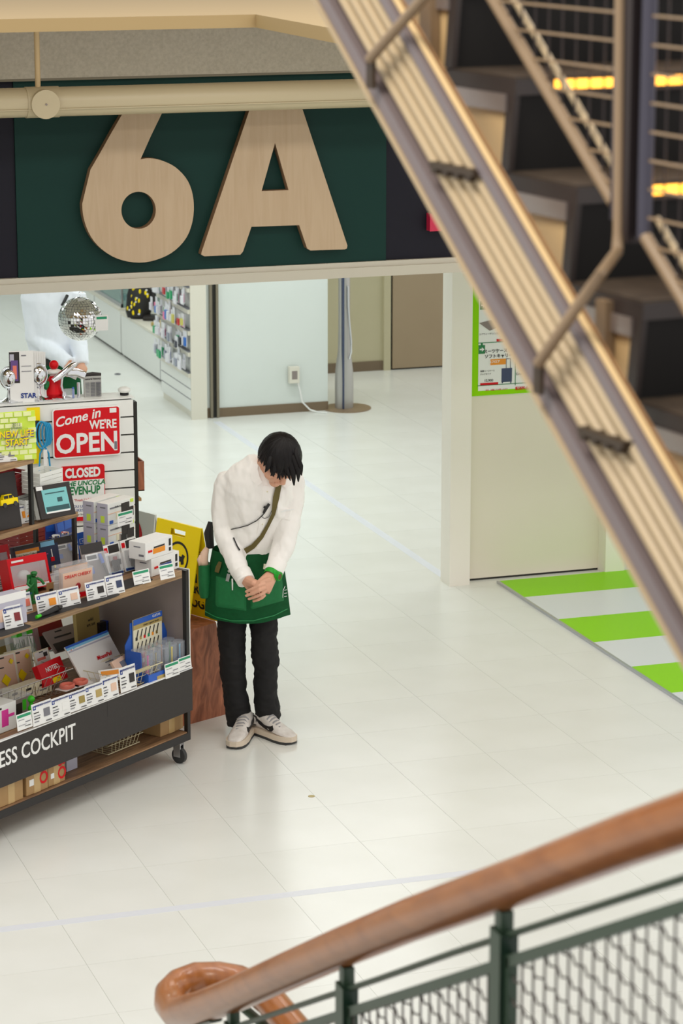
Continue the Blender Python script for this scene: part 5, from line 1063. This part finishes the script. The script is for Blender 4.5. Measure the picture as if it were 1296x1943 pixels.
# trousers
b = MB().m('trouser')
b.loft([(F.p(470, 1070, 0), .135, .105), (F.p(468, 1120, 0), .142, .11), (F.p(468, 1160, 0), .135, .105)], 24, side=RH)
PL = [(440, 1150, .068, .085), (440, 1190, .066, .08), (441, 1240, .060, .074), (443, 1275, .058, .072), (446, 1311, .055, .070), (450, 1330, .056, .070), (453, 1358, .061, .074), (455, 1374, .056, .07)]
PR = [(499, 1150, .068, .085), (500, 1190, .062, .08), (503, 1235, .063, .075), (504, 1255, .062, .074), (503, 1281, .053, .070), (503, 1311, .052, .068), (507, 1340, .060, .070), (510, 1358, .061, .072), (508, 1366, .056, .066)]
for A_ in (PL, PR): b.loft([(F.p(x, y, -.005), rx_, ry_) for x, y, rx_, ry_ in A_], 22, side=RH)
tr_ = b.obj('trousers'); remesh(tr_, .006, 4, .5); wrinkle(tr_, .006, 10, (1, 1, 1.6), 5); wrinkle(tr_, .004, 24, (1, 1, 2), 8); seth(tr_, g1)
# apron
b = MB().m('apron'); secs = [(1040, 403, 530, .118), (1060, 399, 535, .122), (1085, 395, 540, .126), (1115, 391, 544, .130), (1145, 388, 547, .134), (1166, 387, 549, .136)]
rings = []; NN = 72
for j, (y, xa, xb, ryy) in enumerate(secs):
    cc = F.p((xa+xb)/2, y, .0); rx_ = (F.p(xb, y, 0)-F.p(xa, y, 0)).length/2; ring = []
    for k in range(NN):
        t = 2*math.pi*k/NN; f_ = 1+.022*math.sin(5*t+j*.4)*j/5+.012*math.sin(11*t+1)*j/5
        q = cc+RH*rx_*math.cos(t)*f_+TC*ryy*math.sin(t)*f_+Vector((0, 0, .006*math.sin(3*t)*(j == 5))); ring.append(b.bm.verts.new(q))
    rings.append(ring)
for a_, c_ in zip(rings, rings[1:]):
    for k in range(NN): b.face([a_[k], a_[(k+1) % NN], c_[(k+1) % NN], c_[k]])
bmesh.ops.solidify(b.bm, geom=list(b.bm.faces), thickness=.003)
ap = b.obj('apron', None, smooth=True); hitA = hitter([ap], base); hitAll = hitter([ap], base)
patch(hitA, [(409, 1092), (468, 1106), (468, 1160), (408, 1152)], 'apron', 'front_pocket', ap, off=.010, nu=14, nv=12)
patch(hitA, [(473, 1107), (536, 1092), (540, 1140), (475, 1158)], 'apron', 'front_pocket', ap, off=.008, nu=14, nv=12)
ribbon(hitA, [(389, 1160, 1), (410, 1171, 1), (440, 1178, 1), (480, 1178, 1), (520, 1168, 1), (546, 1155, 1)], 'sign_dgreen', 'hem_seam', ap, off=.003, th=.002)
# side pocket with a glove, tools
sp0 = F.p(391, 1100, .02)
b = MB().m('apron').loft([(F.p(391, 1132, .02), .026, .035), (F.p(390, 1125, .02), .030, .042), (F.p(389, 1095, .02), .030, .044), (F.p(388, 1070, .02), .028, .044)], 18, side=RH); seth(b.obj('side_pocket', None, smooth=True), ap)
b = MB().m('peach').tube([F.p(388, 1078, .03), F.p(385, 1062, .04), F.p(388, 1050, .03), F.p(393, 1040, .02)], [(.020, .016), (.022, .018), (.017, .014), (.010, .010)], 12, side=RH).tube([F.p(381, 1072, .04), F.p(379, 1062, .045), F.p(382, 1054, .04)], [(.010, .010), (.012, .012), (.008, .008)], 10, side=RH)
gl = b.obj('glove'); wrinkle(gl, .004, 40); seth(gl, ap); [setattr(p_, 'use_smooth', True) for p_ in gl.data.polygons]
seth(MB().m('black_print').tube([F.p(400, 990, -.04), F.p(396, 1012, -.03), F.p(399, 1040, -.02)], [(.012, .02), (.022, .03), (.018, .03)], 12, side=RH).obj('belt_radio', None, smooth=True), ap)
ribbon(hitA, [(520, 1044, 5), (519, 1060, 4), (511, 1078, 2.5)], 'black_print', 'black_cord', ap, off=.008, th=.006); ribbon(hitA, [(503, 1070, 2.6), (502, 1080, 2.6)], 'ivory', 'clip', ap, off=.012, th=.008)
ribbon(hitA, [(418, 1066, 3), (414, 1076, 4.5), (411, 1086, 4)], 'olive', 'strap_tassel', ap, off=.014, th=.012); ribbon(hitA, [(434, 1089, 3.2), (431, 1103, 3.2)], 'alu', 'key_tag', ap, off=.014, th=.004); ribbon(hitA, [(433, 1082, 2), (436, 1086, 2)], 'chrome', 'key_ring', ap, off=.014, th=.006)
ribbon(hitA, [(440.5, 1098, 1.4), (441, 1106, 1.4), (441, 1120, 1)], 'white_print', 'pen', ap, off=.016, th=.006)
ribbon(hitA, [(541, 1112, .5), (537.5, 1120, .5), (536.5, 1135, .5)], 'white_print', 'logo_arc', ap, off=.004, th=.003)
for yy_ in (1120, 1126, 1132): ribbon(hitA, [(539.5, yy_, .5), (544.5, yy_-1, .5)], 'white_print', 'logo_bar', ap, off=.004, th=.003)
for v in ap.data.vertices: v.co -= base
ap.parent = g1
for c_ in ap.children:
    for v in c_.data.vertices: v.co -= base
# strap, cable, microphone lie on the shirt
for v in sh.data.vertices: v.co += base
for v in ap.data.vertices: v.co += base
hitB = hitter([sh, ap], base)
for v in sh.data.vertices: v.co -= base
for v in ap.data.vertices: v.co -= base
ribbon(hitB, [(530, 918, 5), (524, 944, 6), (518.5, 976, 3.6), (508.5, 997, 3.2), (496, 1019, 4), (480, 1037, 4.6), (465, 1046, 5.5)], 'olive', 'shoulder_strap', g1, off=.009, th=.003)
ribbon(hitB, [(438, 1004.5, .8), (455, 1001, .8), (470, 997, .8), (487, 988, .8), (498, 978, .9), (502, 973, 1)], 'black_print', 'cable', g1, off=.008, th=.004)
ribbon(hitB, [(496, 980, .4), (502, 984.5, .4), (510, 981, .4), (516, 968, .4)], 'black_print', 'cable', g1, off=.008, th=.003)
ribbon(hitB, [(500, 974, 2.2), (504, 966, 3), (511, 956, 2.6)], 'black_print', 'microphone', g1, off=.017, th=.012); ribbon(hitB, [(501, 961, 2.4), (504, 965, 1.6)], 'black_print', 'microphone_clip', g1, off=.013, th=.008)
ribbon(hitB, [(534, 971, 1.5), (545, 968, 1.4), (558, 966.5, .6)], 'white_print', 'pocket_pen', g1, off=.012, th=.005)
ribbon(hitB, [(443, 1020, 1.3), (450, 1036, 1.2), (455, 1044, 1.5)], 'black_print', 'belt_cord', g1, off=.006, th=.004)
# watch
w0, w1 = F.p(523, 1077, .195), F.p(510, 1099, .235); wc = w0.lerp(w1, .52); wd2 = (w1-w0).normalized()
wt = thing('wristwatch', 'bright green rubber wristwatch worn by the bowing person', 'watch', wc)
x_ = (RH-wd2*RH.dot(wd2)).normalized(); y_ = wd2.cross(x_)
MB().m('watch_green').tube([x_*.033*math.cos(t)+y_*.033*math.sin(t) for t in [2*math.pi*k/32 for k in range(32)]], (.0035, .012), 10, side=x_, closed=True).obj('strap', wt, smooth=True)
dn = (x_*.72+TC*.55-ZV_*.1).normalized(); dn = (dn-wd2*dn.dot(wd2)*.7).normalized()
MB().m('watch_green').tube([dn*.028, dn*.044], .021, 24, side=wd2).obj('case', wt, smooth=True); MB().m('olive').tube([dn*.044, dn*.0452], .013, 20, side=wd2).obj('dial', wt); MB().m('watch_green').tube([dn*.0445+wd2*.0165*math.cos(t)+dn.cross(wd2)*.0165*math.sin(t) for t in [2*math.pi*k/24 for k in range(24)]], .002, 6, closed=True).obj('bezel', wt, smooth=True)
# shoes
def shoe(toe, heel, med):
    ax_ = (toe-heel); L = ax_.length; ax_.normalize(); sv = ZV_.cross(ax_).normalized()*-1            # sv: to the picture right when facing viewer
    prof = [(0, .030), (.06, .036), (.25, .037), (.45, .040), (.65, .046), (.82, .044), (.93, .034), (1.0, .014)]
    def outline(k=1.0): return [heel+ax_*(s_*L)+sv*(w_*k) for s_, w_ in prof]+[heel+ax_*(s_*L)-sv*(w_*k) for s_, w_ in prof[::-1]]
    r = MB().m('shoe_white')
    hs = [(.0, .095, .030), (.10, .104, .034), (.28, .106, .035), (.42, .100, .038), (.55, .080, .041), (.68, .066, .043), (.82, .056, .041), (.94, .046, .030), (1.0, .034, .012)]
    secs_ = []
    for s_, h_, w_ in hs:
        c = heel+ax_*(s_*L*.985+.002); ring = []
        for k in range(20):
            t = 2*math.pi*k/20; zz = .03+(h_-.03)/2+(h_-.03)/2*math.sin(t); ww = w_*(abs(math.cos(t))**.75)*math.copysign(1, math.cos(t))*(1.0 if math.sin(t) < 0 else .92 if s_ > .4 else .86)
            ring.append(r.bm.verts.new(c+sv*ww+ZV_*zz))
        secs_.append(ring)
    for a_, c_ in zip(secs_, secs_[1:]):
        for k in range(20): r.face([a_[k], a_[(k+1) % 20], c_[(k+1) % 20], c_[k]])
    r.face(secs_[0][::-1]); r.face(secs_[-1]); bmesh.ops.recalc_face_normals(r.bm, faces=r.bm.faces)
    up_ = r.obj('shoe', None, smooth=True); ht = hitter([up_], toe)
    for m_, z0, z1, k_, nm in (('sole_dark', 0, .013, 1.04, 'outsole'), ('sole_cream', .013, .036, 1.07, 'midsole')):
        o_ = outline(k_); s2 = MB().m(m_); lo = [s2.bm.verts.new(q+ZV_*(z0+(.010 if nm == 'outsole' and i in (7, 8) else 0))) for i, q in enumerate(o_)]; hi = [s2.bm.verts.new(q+ZV_*z1) for q in o_]
        s2.face(lo[::-1]); s2.face(hi)
        for i in range(len(lo)): s2.face([lo[i], lo[(i+1) % len(lo)], hi[(i+1) % len(lo)], hi[i]])
        seth(s2.obj(nm, None, smooth=True), g1).parent = up_
    for s_ in (.40, .46, .52, .58, .64):
        h_ = .107-(s_-.36)*.155; q = heel+ax_*(s_*L)
        lc = MB().m('lace').tube([q+sv*.027+ZV_*(h_-.010), q+sv*.012+ZV_*(h_+.003)+ax_*.003, q-sv*.012+ZV_*(h_+.003)-ax_*.003, q-sv*.027+ZV_*(h_-.010)], (.005, .003), 6, side=ax_).obj('lace', None, smooth=True); seth(lc, g1).parent = up_
    return up_, ht, ax_, sv, L
for toe, heel, sw_ in ((on_z(442, 1423), on_z(474, 1387), [(490, 1384)]), (on_z(558, 1413), on_z(487, 1390), [])):
    up_, ht, ax_, sv, L = shoe(toe, heel, 0)
    sd_ = 1 if RT.dot(sv) > 0 else -1
    sd_ = sd_ if sw_ else -sd_                                  # the inner side of each shoe faces the other
    def sp(s_, z, off=.0025):
        for (a0, h0, w0_), (a1, h1, w1_) in zip(HS, HS[1:]):
            if a0 <= s_ <= a1: u = (s_-a0)/(a1-a0); h_ = h0+(h1-h0)*u; w_ = w0_+(w1_-w0_)*u
        sn = max(-1, min(1, (z-.03-(h_-.03)/2)/((h_-.03)/2))); cs = max(0, 1-sn*sn)**.375
        return heel+ax_*(s_*L*.985+.002)+sv*sd_*(w_*cs*(1.0 if sn < 0 else .92 if s_ > .4 else .86)+off)+ZV_*z
    HS = [(.0, .095, .030), (.10, .104, .034), (.28, .106, .035), (.42, .100, .038), (.55, .080, .041), (.68, .066, .043), (.82, .056, .041), (.94, .046, .030), (1.0, .034, .012)]
    def strip_(pairs, nm):
        bb = MB().m('black_print'); rows_ = [[bb.bm.verts.new(sp(*a_)), bb.bm.verts.new(sp(*c_)), bb.bm.verts.new(sp(*c_, -.001)), bb.bm.verts.new(sp(*a_, -.001))] for a_, c_ in pairs]
        for u, v in zip(rows_, rows_[1:]):
            for k in range(4): bb.face([u[k], u[(k+1) % 4], v[(k+1) % 4], v[k]])
        bb.face(rows_[0]); bb.face(rows_[-1][::-1]); o_ = bb.obj(nm, None, smooth=True); o_.parent = up_; return o_
    o_ = strip_([((.10, .084), (.10, .079)), ((.24, .074), (.22, .062)), ((.36, .066), (.35, .049)), ((.46, .064), (.48, .042)), ((.54, .068), (.58, .046)), ((.56, .072), (.62, .058))], 'side_mark')
    o2 = strip_([((.0, .088), (.0, .045)), ((.05, .09), (.05, .045)), ((.12, .088), (.12, .048))], 'heel_tab')
    for v in up_.data.vertices: v.co -= base
    for c_ in (o_, o2):
        for v in c_.data.vertices: v.co -= base
    up_.parent = g1
# ---------------------------------------------------------------- clerk at the back, partly behind the beam
b2 = Vector((3.62, 16.3, 0)); G2 = Fig(b2)
g2 = thing('person', 'person in the shop aisle in white shirt and green apron, head hidden by beam', 'person', b2)
L2 = lambda x, z, t=0: b2+RH*x+ZV_*z+TC*t
b = MB().m('skin')
b.loft([(L2(0, .80), .13, .09), (L2(0, .98), .12, .085), (L2(-.01, 1.2, .02), .14, .09), (L2(-.01, 1.36, .04), .13, .08), (L2(0, 1.43, .05), .055, .055), (L2(0, 1.50, .07), .05, .055)], 20, side=RH)
b.ball(L2(0, 1.575, .085), (.074, .09, .105), 22, (RH, TC, ZV_)); b.ball(L2(0, 1.52, .12), (.05, .05, .045), 16, (RH, TC, ZV_)); b.tube([L2(0, 1.58, .17), L2(0, 1.55, .195), L2(0, 1.54, .18)], .011, 8)
for s_ in (-1, 1): b.ball(L2(.078*s_, 1.57, .08), (.009, .018, .03), 10, (RH, TC, ZV_)); b.ball(L2(.03*s_, 1.59, .165), (.014, .01, .009), 10, (RH, TC, ZV_))
for s_ in (-1, 1): b.tube([L2(.085*s_, .82), L2(.09*s_, .45, .01), L2(.09*s_, .09)], [(.075, .075), (.052, .052), (.036, .036)], 12); b.tube([L2(.09*s_, .05, -.04), L2(.09*s_, .04, .06), L2(.095*s_, .03, .16)], [(.036, .034), (.042, .032), (.036, .02)], 12)
A1 = [(G2.p(62, 572, .04), .044), (G2.p(66, 640, .05), .040), (G2.p(100, 668, .12), .034), (G2.p(132, 690, .2), .027)]
A2 = [(L2(.16, 1.33, .03), .044), (G2.p(146, 640, .05), .039), (G2.p(153, 672, .12), .032), (G2.p(156, 692, .16), .026)]
for A_ in (A1, A2): b.tube([q for q, r in A_], [(r, r) for q, r in A_], 12, side=RH)
for (wx, wy, wt_), dirx in (((156, 694, .165), -1), ((134, 692, .205), 1)):
    b.tube([G2.p(wx, wy, wt_), G2.p(wx-1, wy+5, wt_+.015), G2.p(wx-2, wy+11, wt_+.03)], [(.027, .02), (.038, .022), (.034, .018)], 12, side=RH)
    for k in range(4): b.tube([G2.p(wx-6+3.2*k, wy+11, wt_+.03), G2.p(wx-8+3.2*k, wy+18, wt_+.045), G2.p(wx-9+3*k, wy+23-abs(k-1.5), wt_+.035)], [(.010, .010), (.009, .009), (.0075, .0075)], 8)
    b.tube([G2.p(wx-6*1, wy+4, wt_+.02), G2.p(wx-11, wy+10, wt_+.04), G2.p(wx-12, wy+16, wt_+.05)], [(.012, .012), (.010, .010), (.008, .008)], 8)
o = b.obj('body'); remesh(o, .005, 3, .5); seth(o, g2)
b = MB().m('shirt2').loft([(L2(0, .92), .15, .115), (L2(0, 1.0), .148, .11), (L2(-.01, 1.15, .01), .155, .115), (L2(-.01, 1.3, .03), .175, .11), (L2(-.01, 1.38, .04), .15, .09), (L2(0, 1.43, .045), .07, .065)], 26, side=RH)
for A_ in (A1, A2): b.tube([q for q, r in A_], [(r+.017, r+.017) for q, r in A_], 16, side=RH)
o = b.obj('shirt'); remesh(o, .007, 6, .5); wrinkle(o, .006, 9, (1, 1, .8), 2); wrinkle(o, .003, 24, (1, 1, .6), 6); seth(o, g2)
b = MB().m('trouser').loft([(L2(0, 1.0), .14, .11), (L2(0, .8), .15, .115), (L2(0, .72), .14, .11)], 22, side=RH)
for s_ in (-1, 1): b.loft([(L2(.078*s_, .74), .075, .09), (L2(.09*s_, .45), .062, .07), (L2(.09*s_, .07), .06, .068)], 18, side=RH)
o = b.obj('trousers'); remesh(o, .009, 3, .5); seth(o, g2)
b = MB().m('apron').loft([(L2(0, .93), .158, .128), (L2(0, .8), .168, .138), (L2(0, .55), .182, .15)], 40, side=RH, caps=False); bmesh.ops.solidify(b.bm, geom=list(b.bm.faces), thickness=.003); seth(b.obj('apron', None, smooth=True), g2)
seth(MB().m('black_print').loft([(L2(0, .90), .162, .132), (L2(0, .94), .160, .130)], 40, side=RH).obj('belt', None, smooth=True), g2)
b = MB().m('hair').ball(L2(0, 1.60, .07), (.086, .102, .10), 20, (RH, TC, ZV_)); seth(b.obj('hair', None, smooth=True), g2)
seth(MB().m('black_print').tube([G2.p(128, 560, .13), G2.p(122, 572, .15), G2.p(118, 580, .15)], .010, 8).obj('microphone', None, smooth=True), g2)
for s_ in (-1, 1): seth(MB().m('sole_dark').tube([L2(.09*s_, .045, -.07), L2(.09*s_, .045, .05), L2(.095*s_, .035, .19)], [(.04, .044), (.046, .044), (.04, .034)], 14).obj('shoe', None, smooth=True), g2)
